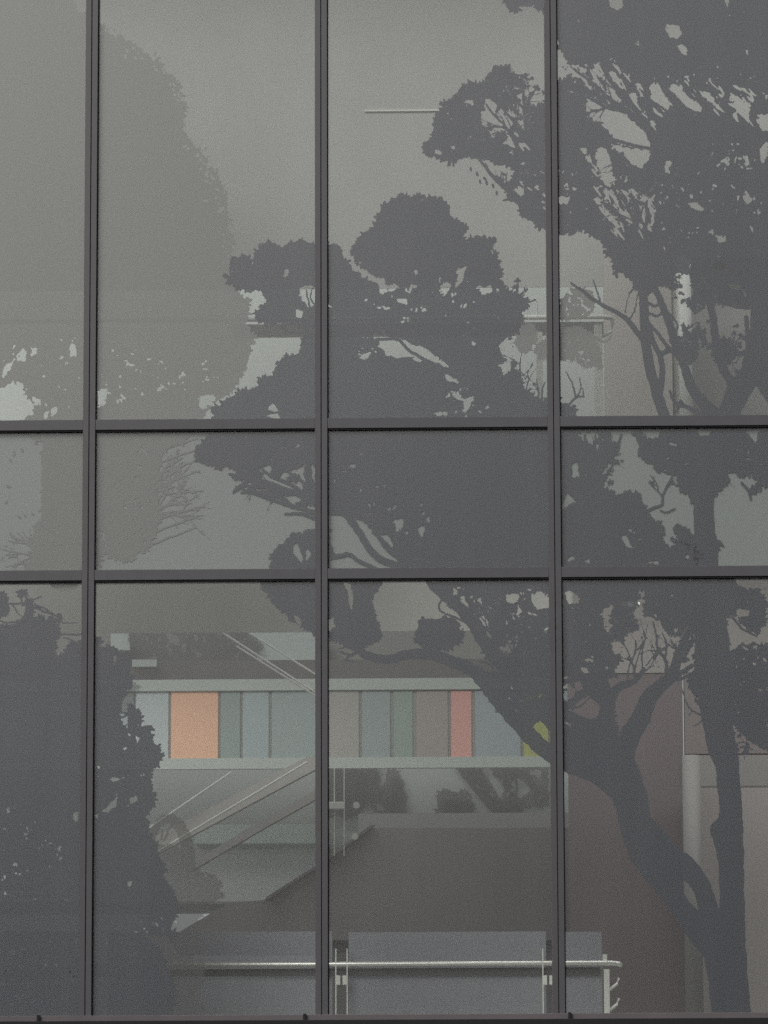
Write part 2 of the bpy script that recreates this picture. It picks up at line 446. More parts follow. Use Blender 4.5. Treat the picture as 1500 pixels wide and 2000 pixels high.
# upper storey
f = MB().box((Xl, .20, 13.25), (Xr, 2.3, 13.45)).build('ceiling', CONC); f['kind'] = 'structure'  # unseen slab, added to keep top light off the upper wall
slab('upper_wall', -480, -760, 1196, 566, 2.1, .012, BLIND, 'plain pale grey bulkhead behind the top panes, above the upper handrail', 'wall')
slab('gallery_wall', -480, 480, 1196, 980, 6.0, .15, WALLW, 'bright white wall glimpsed behind the upper handrail', 'wall')
slab('ceiling_beam', 455, 631, 1180, 656, 3.2, .03, mat('beam_paint', (.72, .73, .70), .7, 0, .03, 2), 'mid grey horizontal beam right behind the upper handrail', 'beam')
slab('upper_wall', 1196, -760, 2100, 500, 2.1, .012, BLIND, 'plain pale grey bulkhead behind the crown of the tall right tree', 'wall')
slab('partition_wall', 1181, 470, 1313, 960, 1.7, .22, TAUPE, 'taupe partition wall between the upper railing end and the white column', 'wall')
slab('side_wall', 1352, 480, 2100, 960, 2.3, .15, BLIND, 'pale wall behind the fork of the tall right tree, upper storey', 'wall')

def column(x0, x1, y0, y1, Y, label, M):
    a = pt(x0, (y0+y1)/2, Y); b = pt(x1, (y0+y1)/2, Y); zt = pt(x0, y0, Y).z; zb = pt(x0, y1, Y).z
    r = (b.x-a.x)/2; cx = a.x+r; mb = MB()
    mb.tube([(cx, Y+r, zb), (cx, Y+r, zt)], r, 28)
    t = thing('column', label, 'column', (cx, Y+r, zb), 'round white columns')
    o = mb.build('shaft', M, smooth=True, origin=(cx, Y+r, zb)); under(o, t)
    c = MB().tube([(cx, Y+r, zb), (cx, Y+r, zb+.05)], r+.015, 28).build('base_ring', STEEL, smooth=True, origin=(cx, Y+r, zb)); under(c, t)
    return t
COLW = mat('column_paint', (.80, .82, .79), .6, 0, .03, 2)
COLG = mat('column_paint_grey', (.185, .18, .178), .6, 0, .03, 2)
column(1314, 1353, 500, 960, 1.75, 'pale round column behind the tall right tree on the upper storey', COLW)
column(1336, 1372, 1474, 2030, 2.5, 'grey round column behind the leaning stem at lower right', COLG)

def railing(name, label, yr, x0, x1, Y, zfloor, posts, clamp, seed):
    steel = mat('white_rail', (.9, .9, .86), .35) if name == 'upper' else STEEL
    """glass guard with a steel tube handrail"""
    a = pt(x0, yr, Y); b = pt(x1, yr, Y); z = pt((x0+x1)/2, yr, Y).z
    t = thing('railing', label, 'railing', ((a.x+b.x)/2, Y, zfloor), 'glass and steel railings')
    r = .016
    o = MB().tube([(a.x, Y, z), (b.x-.06, Y, z), (b.x-.01, Y+.02, z-.003), (b.x, Y+.07, z-.006)], r, 16)  .build('handrail', steel, smooth=True, origin=(a.x, Y, z)); under(o, t)
    return t, z

ry, rz = 1.0, 0
up_rail, uz = railing('upper', 'upper storey railing with thin white handrail crossing the top panes', 625, -420, 1196, 1.0, zT1-.06, [], 0, 1)
for x0, x1, y0, y1 in ((1048, 1060, 648, 830), (1161, 1177, 634, 830)):
    mb = pxbox(MB(), x0, y0, x1, y1, 1.03, .05); o = mb.build('post', WHITEPOST, bevel=.003); under(o, up_rail)
q = pt(1049, 600, 1.03); o = MB().tube([(q.x, 1.03, uz), (q.x, 1.03, uz+.12)], .0035, 8).build('stay', STEEL); under(o, up_rail)
q = pt(1168, 655, 1.03); o = MB().tube([(q.x, 1.05, uz-.14), (q.x+.09, 1.10, uz-.08), (q.x+.10, 1.10, uz-.02)], .012, 10).build('bracket', WHITEPOST); under(o, up_rail)
lo_rail, lz = railing('lower', 'lower storey railing with bright steel handrail, twin posts and frosted guard panels', 1885, -420, 1212, 1.0, zS-.06, [], 0, 2)
FROST = bpy.data.materials.new('frosted_glass'); FROST.use_nodes = True
n = FROST.node_tree.nodes; l = FROST.node_tree.links; n.clear()
out = n.new('ShaderNodeOutputMaterial'); tr = n.new('ShaderNodeBsdfTransparent'); df = n.new('ShaderNodeBsdfDiffuse'); tl = n.new('ShaderNodeBsdfTranslucent')
df.inputs[0].default_value = (.36, .365, .40, 1); tl.inputs[0].default_value = (.36, .365, .40, 1)
ad = n.new('ShaderNodeMixShader'); ad.inputs[0].default_value = .35; l.new(df.outputs[0], ad.inputs[1]); l.new(tl.outputs[0], ad.inputs[2])
mx = n.new('ShaderNodeMixShader'); mx.inputs[0].default_value = .72; l.new(tr.outputs[0], mx.inputs[1]); l.new(ad.outputs[0], mx.inputs[2]); l.new(mx.outputs[0], out.inputs[0])
for x0, x1 in ((-420, 180), (212, 649), (681, 1067), (1080, 1176)):
    o = pxbox(MB(), x0, 1820, x1, 2010, 1.06, .012).build('guard_panel', FROST); under(o, lo_rail)
o = pxbox(MB(), -420, 1893, 1172, 1907, 1.035, .012).build('dark_strip', mat('dark_strip_grey', (.06, .06, .06), .5)); under(o, lo_rail)  # thin dark strip just below the handrail
for xc in (667, 1071):
    for s in (-11, 11):
        q = pt(xc+s, 1860, 1.0)
        za, zb = pt(xc, 1853, 1.0).z, pt(xc, 2010, 1.0).z
        o = MB().box((q.x-.0035, .985, zb), (q.x+.0035, 1.015, za)).build('post', WHITEPOST); under(o, lo_rail)
        c = pxbox(MB(), xc+(s-9 if s > 0 else s+0.5), 1905, xc+(s-1.2 if s > 0 else s+8.5), 1923, .984, .03).build('clamp', WHITEPOST); c.parent = o
o = pxbox(MB(), 1180, 1893, 1191, 2010, 1.0, .05).build('post', WHITEPOST, bevel=.002); under(o, lo_rail)
o = pxbox(MB(), 1177, 1864, 1186, 1877, 1.0, .03).build('cap', WHITEPOST, bevel=.002); under(o, lo_rail)
for y0 in (1922, 1962):
    q = pt(1190, y0+5, 1.0); o = MB().tube([(q.x, 1.02, q.z-.02), (q.x+.05, 1.05, q.z+.02), (q.x+.065, 1.06, q.z+.06)], .010, 10).build('bracket', WHITEPOST); under(o, lo_rail)

# lower storey
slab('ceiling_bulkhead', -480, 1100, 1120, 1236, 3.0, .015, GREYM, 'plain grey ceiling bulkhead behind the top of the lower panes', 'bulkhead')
# coloured gallery front at the far side
gy = 8.0
gal = thing('gallery_front', 'long gallery front of pastel coloured panels between pale rails, orange and salmon ones among grey', 'panelled front', tuple(pt(660, 1500, gy)))
for nm, x0, y0, x1, y1, Y, M in (('top_rail', -300, 1327, 1110, 1349, gy-.04, GREEN), ('bottom_rail', -300, 1481, 1110, 1502, gy-.04, GREEN), ('backing', -300, 1346, 1110, 1484, gy+.03, GREYM)):
    o = pxbox(MB(), x0, y0, x1, y1, Y, .05).build(nm, M); under(o, gal)
for i, (x0, x1, c, lab) in enumerate(((-100, 90, (.40,.45,.46), None), (92, 262, (.36,.41,.41), None), (264, 330, (.44,.50,.50), None), (333, 427, (.80,.47,.31), 'orange panel'), (430, 470, (.27,.33,.31), None), (473, 526, (.34,.41,.42), None), (530, 638, (.31,.37,.36), None), (642, 702, (.37,.36,.33), None), (706, 763, (.30,.35,.35), None), (768, 807, (.27,.34,.30), None), (812, 876, (.34,.30,.28), None), (880, 922, (.70,.36,.31), 'salmon pink panel'), (927, 1018, (.33,.38,.40), None), (1021, 1072, (.40,.42,.14), 'olive yellow panel'), (1075, 1110, (.33,.38,.40), None))):
    o = pxbox(MB(), x0+1, 1349, x1-1, 1482, gy+.005, .05).build('panel', mat('gallery_colour', c, .6, 0, .03, 2), bevel=.004); under(o, gal)
    if lab: o['label'] = lab
slab('gallery_back_wall', -300, 1200, 1110, 1345, 9.4, .2, mat('back_wall_grey', (.22, .22, .21), .7, 0, .05, 2), 'grey wall above the coloured gallery panels', 'wall')  # one even grey over the whole wall
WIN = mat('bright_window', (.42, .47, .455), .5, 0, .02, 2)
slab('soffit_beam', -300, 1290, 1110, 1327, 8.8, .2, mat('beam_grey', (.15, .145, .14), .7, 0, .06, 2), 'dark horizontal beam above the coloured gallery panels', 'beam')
slab('far_window_band', 216, 1235, 254, 1270, 9.2, .1, WIN, 'small pale window at the far left above the gallery', 'window')
slab('far_window_band', 258, 1288, 306, 1302, 8.7, .05, WIN, 'short pale sign-like strip under the left window', 'window')
slab('far_window_band', 484, 1234, 640, 1289, 9.2, .1, WIN, 'pale wide window above the gallery beside the second mullion', 'window')
slab('far_wall', -300, 1480, 1120, 1780, 11.0, .2, mat('far_glazing', (.40, .43, .41), .6, 0, .04, 1), 'pale greenish far wall under the coloured gallery', 'wall')
slab('floor_edge', 380, 1610, 640, 1646, 10.6, .3, mat('band_paint', (.66, .74, .70), .6, 0, .03, 2), 'pale green floor edge behind the left diagonals', 'beam')
slab('low_wall', -300, 1646, 640, 1762, 10.7, .2, mat('low_wall_paint', (.46, .49, .48), .7, 0, .04, 1), 'grey low wall beneath the pale green floor edge', 'wall')
slab('upstand', 700, 1588, 1112, 1640, 6.4, .15, mat('upstand_paint', (.14, .14, .14), .7, 0, .05, 1), 'dark grey upstand wall under the far window strip', 'wall')
STAIR = mat('stair_soffit', (.125, .118, .120), .7, 0, .07, 1.2)
st = thing('staircase', 'dark sloping staircase block rising to the right behind the lower railing', 'staircase', tuple(pt(740, 1822, 4.2)))
o = pxprism(MB(), [(330,1836),(350,1820),(447,1763),(515,1758),(617,1697),(643,1680),(727,1617),(1128,1617),(1128,1836)], 4.2, 1.2).build('flight', STAIR); under(o, st)
o = pxprism(MB(), [(520,1752),(617,1690),(643,1673),(724,1611),(733,1611),(648,1675),(620,1694),(524,1757)], 4.15, .05).build('edge_trim', GREYD); under(o, st)
o = pxbox(MB(), 640, 1836, 1128, 2030, 4.3, .3).build('base', STAIR); under(o, st)
RAILP = mat('pale_rail', (.36, .37, .35), .5)
es = thing('inclined_walkway', 'pair of inclined stair stringers rising to the right behind the dark bushy tree', 'stair', tuple(pt(300, 1650, 5.2)))
o = pxprism(MB(), [(270,1662),(290,1640),(600,1478),(640,1478),(640,1490),(300,1672)], 5.2, .08).build('stringer', mat('stringer_grey', (.25, .245, .235), .6)); under(o, es)
o = pxprism(MB(), [(376,1700),(380,1682),(500,1608),(640,1530),(640,1548),(505,1624)], 5.0, .08).build('stringer', mat('stringer_dark', (.15, .147, .142), .6)); under(o, es)
for a_, b_ in (((280, 1625), (452, 1508)), ((300, 1668), (600, 1488))):
    p0, p1 = pt(*a_, 5.1), pt(*b_, 5.1); o = MB().tube([p0, p1], .008, 8).build('handrail', RAILP); under(o, es)
hr = thing('stair_rail', 'two thin pale stair rails slanting down to the right above the gallery', 'handrail', tuple(pt(520, 1290, 5.4)))
for a_, b_ in (((432, 1234), (640, 1368)), ((484, 1234), (640, 1332)), ((462, 1262), (640, 1374))):
    p0, p1 = pt(*a_, 5.4), pt(*b_, 5.4); o = MB().tube([p0, p1], .007, 8).build('rail', RAILP); under(o, hr)
# slim poles and bracket seen just right of the middle mullion
pl = thing('slim_frame', 'slim pale twin-pole frame with round fixings just right of the middle mullion', 'frame', tuple(pt(660, 1670, 4.0)))
for x in (653, 672):
    p0, p1 = pt(x, 1500, 4.0), pt(x, 1672, 4.0); o = MB().tube([p0, p1], .004, 8).build('pole', RAILP); under(o, pl)
o = pxbox(MB(), 640, 1566, 672, 1580, 3.97, .03).build('bracket', RAILP, bevel=.003); under(o, pl)
for x, y in ((696, 1573), (693, 1634)):
    p = pt(x, y, 3.95); o = MB().tube([(p.x, 3.93, p.z), (p.x, 3.97, p.z)], .024, 18).build('fixing', RAILP); under(o, pl)
# right part of the lower storey
slab('red_brown_wall', 1112, 1290, 1337, 2030, 3.0, .25, BROWN, 'deep red brown wall behind the leaning stem at lower right', 'wall')
slab('right_bulkhead', 1120, 1090, 2100, 1312, 2.985, .01, mat('right_bulkhead_paint', (.21, .195, .187), .75, 0, .05, 1.3), 'grey brown bulkhead above the red brown wall at right', 'bulkhead')
rp = thing('panelled_wall', 'grey brown panelled wall right of the round column at lower right', 'wall', tuple(pt(1440, 2000, 2.75)))
o = pxbox(MB(), 1337, 1306, 2100, 1470, 2.997, .15).build('fascia', mat('brown_grey', (.150, .128, .128), .75, 0, .08, 1.3)); under(o, rp)
o = pxbox(MB(), 1337, 1473, 2100, 1533, 2.97, .15).build('upper_panel', mat('taupe_dark', (.19, .18, .175), .75, 0, .05, 1.3)); under(o, rp)
o = pxbox(MB(), 1368, 1537, 2100, 2030, 2.80, .15).build('lower_panel', mat('taupe_mid', (.235, .215, .212), .75, 0, .05, 1.3)); under(o, rp)
o = pxbox(MB(), 1366, 1533, 2100, 1537, 2.83, .1).build('seam', GREYD); under(o, rp)
# small lit fitting under the ceiling at the right
lf = thing('ceiling_lamp', 'small bright ceiling lamp between the twigs at the right', 'lamp', tuple(pt(1228, 1180, 2.5)))
LIT = bpy.data.materials.new('lit_diffuser'); LIT.use_nodes = True
LIT.node_tree.nodes['Principled BSDF'].inputs['Emission Color'].default_value = (1, .97, .88, 1); LIT.node_tree.nodes['Principled BSDF'].inputs['Emission Strength'].default_value = .55
o = pxbox(MB(), 1214, 1176, 1250, 1185, 2.5, .08).build('housing', WHITEPOST, bevel=.003); under(o, lf)
o = pxbox(MB(), 1226, 1174, 1234, 1185, 2.46, .04).build('diffuser', LIT, bevel=.003); under(o, lf)
# thin ceiling strip high up in the third bay
cs = thing('light_strip', 'thin pale strip across the top of the third bay, left of the tall tree', 'light strip', tuple(pt(780, 216, 2.55)))
o = pxbox(MB(), 712, 214, 860, 217, 2.085, .012).build('strip', WHITEPOST); under(o, cs)

# open ground, and an unseen dark bank added to darken the glass reflections
GR = mat('asphalt', (.05, .05, .052), .9, 0, .2, .5)
g = bpy.data.meshes.new('ground'); g.from_pydata([(-600, -900, 0), (600, -900, 0), (600, 600, 0), (-600, 600, 0)], [], [(0, 1, 2, 3)])
o = link('ground', g, GR); o['kind'] = 'structure'
V, F = [], []; nx, ny = 90, 14
for j in range(ny):
    for i in range(nx):
        x = -150+300*i/(nx-1); t = j/(ny-1)
        top = 13.0 + 19/(1+math.exp(-(x-4.5)/1.2))/(1+math.exp((x-13)/1.5)) + 4.5/(1+math.exp((x+5)/1.2)) + 1.2*math.sin(x*.31) + .8*math.sin(x*.83+1)
        y = -42-22*t; z = -.4 + top*math.sin(min(1, t*1.6)*math.pi/2)**.8 + (.5*math.sin(x*1.7+t*9)+.4*math.sin(x*.9-t*13))*t
        V.append((x, y, z))
for j in range(ny-1):
    for i in range(nx-1):
        a = j*nx+i; F.append((a, a+1, a+nx+1, a+nx))
g = bpy.data.meshes.new('reflection_bank'); g.from_pydata(V, [], F)
o = link('reflection_bank', g, mat('reflection_bank_dark', (.035, .042, .026), .95, 0, .4, 1.5)); o['kind'] = 'structure'

# ------------------------------------------------------------------ dark print 1: the wide central tree
def central_tree():
    C, T = new(), new()
    clump(C, [(690,492),(705,460),(733,452),(738,420),(748,402),(770,388),(800,384),(830,389),(862,390),(872,402),(878,425),(903,440),(911,450),(903,465),(903,478),(922,470),(945,468),(963,472),(960,487),(974,510),(974,545),(988,565),(1008,580),(1028,590),(1022,604),(1012,618),(1010,645),(988,665),(985,690),(1000,705),(1018,740),(1024,762),(1045,778),(1062,785),(1085,778),(1100,785),(1120,800),(1128,830),(1125,845),(1142,872),(1150,905),(1165,940),(1180,962),(1205,970),(1225,962),(1245,967),(1254,985),(1250,1000),(1268,1012),(1284,1022),(1290,1045),(1297,1065),(1312,1072),(1330,1062),(1345,1070),(1362,1085),(1340,1130),(1250,1150),(1190,1330),(1205,1480),(1160,1520),(1080,1440),(1040,1418),(1012,1390),(992,1345),(962,1290),(937,1245),(902,1200),(866,1165),(840,1138),(800,1108),(790,1090),(768,1070),(742,1042),(715,1018),(690,1002),(640,985),(612,978),(600,940),(600,905),(560,915),(520,905),(500,911),(470,915),(447,905),(425,915),(415,900),(400,904),(390,896),(388,880),(396,862),(420,846),(418,815),(420,800),(445,780),(470,766),(495,760),(515,745),(535,735),(542,712),(560,700),(588,690),(592,660),(600,640),(585,628),(545,630),(520,628),(502,620),(502,605),(520,592),(522,580),(512,567),(490,562),(455,556),(450,545),(457,530),(450,515),(470,504),(485,506),(495,512),(505,482),(525,478),(545,485),(565,476),(585,473),(612,480),(640,478),(655,486),(668,500),(676,518),(690,533),(712,546),(735,556),(752,556),(750,545),(722,520),(700,512)])
    # small separate clumps
    clump(C, [(527,1112),(531,1085),(546,1066),(566,1053),(590,1046),(606,1039),(640,1035),(645,1075),(640,1112)], 10)
    clump(C, [(512,1138),(516,1155),(530,1170),(550,1190),(566,1206),(588,1221),(616,1236),(660,1250),(700,1268),(722,1258),(735,1250),(740,1230),(733,1205),(732,1190),(722,1176),(720,1163),(733,1155),(744,1138),(680,1120),(580,1115),(520,1120)], 9)
    clump(C, [(814,1250),(817,1222),(824,1210),(842,1212),(868,1211),(892,1216),(900,1235),(896,1256),(880,1263),(850,1270),(822,1262)], 11)
    clump(C, [(940,1310),(985,1315),(1020,1345),(1030,1405),(1010,1410),(990,1385),(972,1390),(960,1370),(952,1345)], 9)
    clump(C, [(1130,855),(1160,880),(1180,900),(1165,935),(1140,950)], 8)
    # gaps, upper crown
    hole(C, [(582,560),(598,555),(618,562),(618,598),(600,600),(588,580)], 5)
    hole(C, [(733,548),(750,545),(762,570),(745,575)], 5); hole(C, [(752,560),(770,553),(785,563),(765,570)], 4)
    hole(C, [(777,583),(797,585),(796,593),(780,592)], 3); hole(C, [(710,586),(720,585),(716,592)], 3)
    hole(C, [(858,560),(870,550),(884,556),(880,568),(866,580)], 5); hole(C, [(893,522),(910,520),(905,548),(893,566)], 5)
    hole(C, [(928,556),(945,560),(962,558),(960,572),(940,576)], 5); hole(C, [(807,528),(812,522),(818,530),(812,536)], 3)
    hole(C, [(737,662),(745,652),(775,664),(800,668),(806,690),(830,698),(828,707),(808,703),(798,698),(770,697),(752,693),(745,682)], 4)
    hole(C, [(782,656),(800,670),(830,679),(850,697),(876,716),(868,717),(838,703),(805,685),(790,672)], 4)
    hole(C, [(868,728),(885,738),(906,758),(895,752),(872,742)], 3); hole(C, [(700,700),(706,690),(722,686),(716,700)], 4)
    hole(C, [(808,697),(826,702),(822,709),(806,706)], 3)
    hole(C, [(726,650),(735,645),(742,658),(732,664)], 4)
    hole(C, [(902,653),(911,653),(911,660),(903,660)], 2); hole(C, [(920,668),(929,668),(928,678),(921,677)], 3)
    hole(C, [(975,675),(990,662),(1002,672),(1000,705),(985,700)], 4); hole(C, [(976,717),(998,700),(1000,722),(985,733)], 5)
    hole(C, [(526,800),(534,785),(545,802),(536,806)], 3); hole(C, [(520,815),(545,806),(552,818)], 4)
    hole(C, [(553,528),(562,524),(562,540),(555,540)], 3); hole(C, [(575,600),(592,608),(590,622),(575,620)], 4)
    hole(C, [(905,783),(925,772),(926,783),(912,803),(906,800)], 4); hole(C, [(845,812),(870,803),(876,814)], 4)
    hole(C, [(873,765),(900,772),(905,786),(890,784)], 4)
    # gaps, band
    for h in ([(685,905),(697,905),(694,915),(684,913)], [(668,918),(682,917),(680,925)], [(650,930),(657,935),(652,946)], [(700,950),(708,955),(706,966)], [(765,990),(775,985),(772,1000)], [(815,985),(826,980),(824,992)],
              [(768,1012),(786,1008),(785,1033),(772,1036)], [(813,1028),(828,1024),(826,1048),(818,1050)], [(828,1012),(838,1005),(838,1024)], [(788,1035),(796,1036),(792,1046)], [(740,1045),(755,1040),(770,1062),(765,1068)], [(604,905),(616,915),(616,945),(606,925)]):
        hole(C, h, 4)
    # gaps, lower band
    hole(C, [(670,1138),(682,1140),(690,1168),(688,1196),(680,1180),(676,1155)], 4)
    hole(C, [(570,1200),(584,1205),(590,1222),(578,1215)], 3); hole(C, [(640,1210),(652,1205),(655,1225),(642,1235)], 4)
    hole(C, [(882,1146),(893,1148),(896,1165),(886,1160)], 4); hole(C, [(900,1165),(908,1162),(915,1185),(905,1182)], 4)
    hole(C, [(937,1206),(945,1202),(965,1240),(962,1250),(945,1232)], 4); hole(C, [(933,1175),(942,1172),(942,1186)], 3)
    hole(C, [(987,1166),(1000,1158),(1016,1164),(1010,1175),(990,1180)], 5); hole(C, [(1036,1160),(1055,1155),(1072,1165),(1072,1190),(1050,1192),(1040,1178)], 5)
    hole(C, [(967,1262),(985,1245),(1012,1240),(1010,1265),(985,1275)], 6); hole(C, [(1008,1180),(1022,1190),(1015,1205)], 4)
    hole(C, [(1100,1160),(1112,1158),(1132,1168),(1130,1180),(1110,1182)], 5)
    hole(C, [(1110,1387),(1130,1366),(1150,1356),(1163,1373),(1172,1396),(1165,1405),(1140,1402),(1122,1392)], 3)
    hole(C, [(1188,1322),(1196,1325),(1203,1350),(1195,1350)], 3)
    hole(C, [(1098,1340),(1112,1335),(1124,1344),(1118,1362),(1104,1370)], 5); hole(C, [(1120,1330),(1132,1328),(1138,1345),(1125,1350)], 4)
    hole(C, [(1192,1255),(1210,1250),(1216,1272),(1200,1278)], 5); hole(C, [(1135,1300),(1148,1302),(1152,1320),(1140,1316)], 4)
    hole(C, [(1016,1440),(1060,1405),(1075,1402),(1078,1480),(1055,1475)], 5)
    hole(C, [(1096,1410),(1110,1412),(1150,1470),(1150,1486),(1112,1448),(1096,1440)], 3)
    hole(C, [(1215,1345),(1248,1340),(1262,1362),(1254,1400),(1236,1442),(1222,1425),(1216,1390)], 3)
    # gaps in the right band
    hole(C, [(1094,990),(1100,972),(1114,950),(1130,965),(1134,976),(1112,986),(1096,1000)], 4)
    hole(C, [(1211,1048),(1222,1043),(1232,1062),(1240,1072),(1225,1070)], 4); hole(C, [(1243,1050),(1253,1048),(1252,1058)], 3)
    hole(C, [(1106,1088),(1118,1082),(1126,1090),(1112,1096)], 3); hole(C, [(1222,1032),(1234,1028),(1232,1038)], 3); hole(C, [(1335,1085),(1345,1082),(1344,1098)], 3); hole(C, [(1138,1095),(1156,1092),(1155,1100)], 3)
    hole(C, [(1258,1094),(1282,1090),(1286,1104)], 5)
    hole(C, [(1115,905),(1128,900),(1132,930),(1118,935)], 5); hole(C, [(1140,925),(1150,920),(1150,935)], 4)
    hole(C, [(1176,1196),(1192,1180),(1206,1170),(1212,1200),(1205,1225),(1188,1235)], 5)
    # speckle
    pocks(C, [(720,560),(980,520),(1000,600),(960,680),(880,640),(720,660)], 45, 2, 6)
    pocks(C, [(540,580),(620,560),(690,640),(610,650)], 16, 2, 6)
    pocks(C, [(690,640),(740,640),(740,700),(690,700)], 10, 2, 5)
    pocks(C, [(870,745),(960,740),(960,815),(860,818)], 24, 2, 5)
    pocks(C, [(640,860),(720,880),(830,980),(850,1050),(760,1040),(645,960)], 26, 2, 6)
    pocks(C, [(1000,850),(1060,850),(1060,1090),(900,1080),(880,1000)], 14, 1.5, 4)
    pocks(C, [(400,850),(610,850),(610,900),(420,895)], 9, 2, 5)
    pocks(C, [(860,1150),(1060,1145),(1190,1150),(1190,1330),(1080,1400),(990,1320)], 60, 2, 7)
    pocks(C, [(1100,1000),(1250,1000),(1330,1090),(1100,1100)], 16, 1.5, 4)
    pocks(C, [(960,1340),(1030,1340),(1030,1400),(970,1385)], 14, 2, 5)
    # the open fan of twigs at the left, band
    twl = [(616,1000),(570,988),(520,972),(460,950)], [(616,985),(560,955),(500,935),(447,925)], [(616,965),(590,940),(560,920)], [(570,988),(545,970),(500,960),(470,962)], [(600,975),(575,950),(530,930),(510,915)], [(520,945),(480,935),(450,905)], [(616,1012),(590,1003),(556,1004)], [(580,960),(560,965),(535,955),(505,950)], [(480,945),(462,955),(455,962)]
    for p in twl: stroke(T, p, 9, 3.5)
    for x, y in ((500,925),(540,925),(575,935),(600,955),(470,930),(520,965),(590,985)): clump(C, [(x-9,y),(x,y-7),(x+9,y-1),(x+3,y+6)], 8)
    fan(T, 560, 960, 2.6, 4.0, 50, 6, 3.2); fan(T, 510, 950, 2.6, 3.9, 42, 6, 3)
    # twigs
    stroke(T, [(545,632),(555,645),(575,650),(600,648)], 3.5, 5); stroke(T, [(560,625),(585,640),(605,640)], 3, 4)
    stroke(T, [(616,620),(604,595),(598,565)], 5, 2.5); stroke(T, [(610,620),(592,600),(583,575)], 4, 2); stroke(T, [(618,600),(606,580),(612,560)], 4, 2)
    stroke(T, [(712,516),(728,535),(756,541)], 8, 4)
    stroke(T, [(728,664),(775,663),(798,684),(825,700),(848,712)], 6, 7)
    stroke(T, [(1062,800),(1058,772),(1064,745)], 5, 2.5); twig(T, 1010, 760, -1.3, 75, 3.5); twig(T, 1028, 770, -1.6, 60, 3); twig(T, 1050, 785, -1.2, 50, 3.5)
    stroke(T, [(1000,590),(1022,592),(1046,586)], 6, 3); fan(T, 1010, 580, -1.9, -.6, 26, 4, 3, 0, .6)
    # twigs right of the mullion
    stroke(T, [(1090,812),(1112,790),(1128,775),(1141,776)], 6, 3); stroke(T, [(1125,778),(1118,750),(1105,725)], 4, 2); stroke(T, [(1128,776),(1135,755),(1130,735)], 3.5, 2)
    stroke(T, [(1108,795),(1118,812),(1112,822)], 4, 2.5); stroke(T, [(1140,776),(1138,758)], 3, 1.6)
    # spreading twigs in the band right of the mullion
    stroke(T, [(1140,985),(1150,930),(1180,895),(1205,870),(1214,848)], 12, 3); stroke(T, [(1150,930),(1168,880),(1192,846)], 7, 2.6); stroke(T, [(1146,920),(1150,885),(1140,850)], 6, 2.5)
    stroke(T, [(1172,905),(1195,890),(1212,886)], 5, 2); stroke(T, [(1165,960),(1185,925),(1202,900)], 6, 2.5)
    fan(T, 1158, 915, -2.0, -.5, 70, 9, 3.4, 2, .15); fan(T, 1145, 950, -1.9, -.4, 55, 7, 3.4, 2, .2); fan(T, 1180, 900, -1.7, -.5, 48, 5, 3, 1)
    stroke(T, [(1095,940),(1120,965),(1140,985)], 14, 10)
    stroke(T, [(1252,1002),(1275,992),(1292,985),(1296,962),(1312,932)], 6, 3); stroke(T, [(1290,998),(1305,1000),(1318,992)], 3.4, 2.4); twig(T, 1294, 970, -2.0, 42, 3); twig(T, 1300, 955, -.7, 30, 2.6)
    # branches of the lower panes
    stroke(T, [(682,1012),(702,1040),(726,1078),(752,1096),(792,1110)], 13, 14); stroke(T, [(640,1000),(668,1000),(688,1016)], 12, 13)
    stroke(T, [(738,1045),(755,1070),(778,1090),(795,1106)], 9, 9)
    stroke(T, [(638,1088),(662,1086),(682,1083),(704,1097),(735,1110)], 9, 7)
    stroke(T, [(600,1112),(592,1085),(584,1065)], 6, 3); stroke(T, [(590,1110),(572,1090),(570,1065)], 5, 3)
    hole(C, [(572,1062),(582,1060),(594,1090),(588,1100),(575,1085)], 3); hole(C, [(596,1075),(606,1066),(606,1090),(598,1096)], 3)
    stroke(T, [(640,1238),(682,1256),(718,1281),(760,1287),(802,1277),(842,1279),(880,1291),(918,1306),(948,1336),(975,1372),(1012,1412),(1050,1452),(1100,1488),(1160,1512),(1205,1545)], 13, 36, 1.4)
    stroke(T, [(700,1272),(684,1280),(664,1272)], 6, 4); stroke(T, [(690,1276),(676,1288),(690,1294)], 4.5, 3.5); stroke(T, [(694,1270),(675,1264),(662,1268)], 4, 2.5)
    stroke(T, [(840,1136),(872,1166),(905,1194),(932,1232),(955,1268),(985,1302),(1012,1336),(1050,1380),(1100,1430),(1150,1470),(1200,1530)], 20, 34, 1.4)
    stroke(T, [(870,1163),(858,1180),(862,1195),(888,1205),(902,1212)], 4, 4); stroke(T, [(938,1292),(958,1300),(972,1325)], 4, 5)
    stroke(T, [(920,1210),(950,1228),(985,1262)], 5, 7); fan(T, 965, 1270, -2.0, -.3, 80, 8, 4, 2, .3); fan(T, 1000, 1310, -1.8, -.4, 90, 7, 4, 2, .3)
    # big leaning stem and its fork
    stem = [(1180,1440),(1196,1480),(1235,1470),(1247,1500),(1263,1543),(1273,1597),(1300,1627),(1330,1660),(1350,1673),(1370,1697),(1387,1723),(1397,1753),(1406,1783),(1412,1830),(1400,1880),(1383,1880),(1373,1870),(1360,1850),(1337,1823),(1317,1790),(1290,1753),(1260,1717),(1230,1677),(1213,1627),(1203,1580),(1187,1535),(1165,1525),(1110,1496),(1090,1478),(1094,1415),(1130,1450)]
    clump(T, stem, 5, .35, False)
    sl_, r = pmask([(1334,1716),(1345,1727),(1357,1747),(1366,1780),(1347,1762),(1333,1738)], .25); T[sl_] &= ~r
    stroke(T, [(1205,1510),(1225,1450),(1252,1400),(1268,1362),(1285,1345),(1312,1318),(1328,1270),(1345,1232)], 46, 12, 1.2)
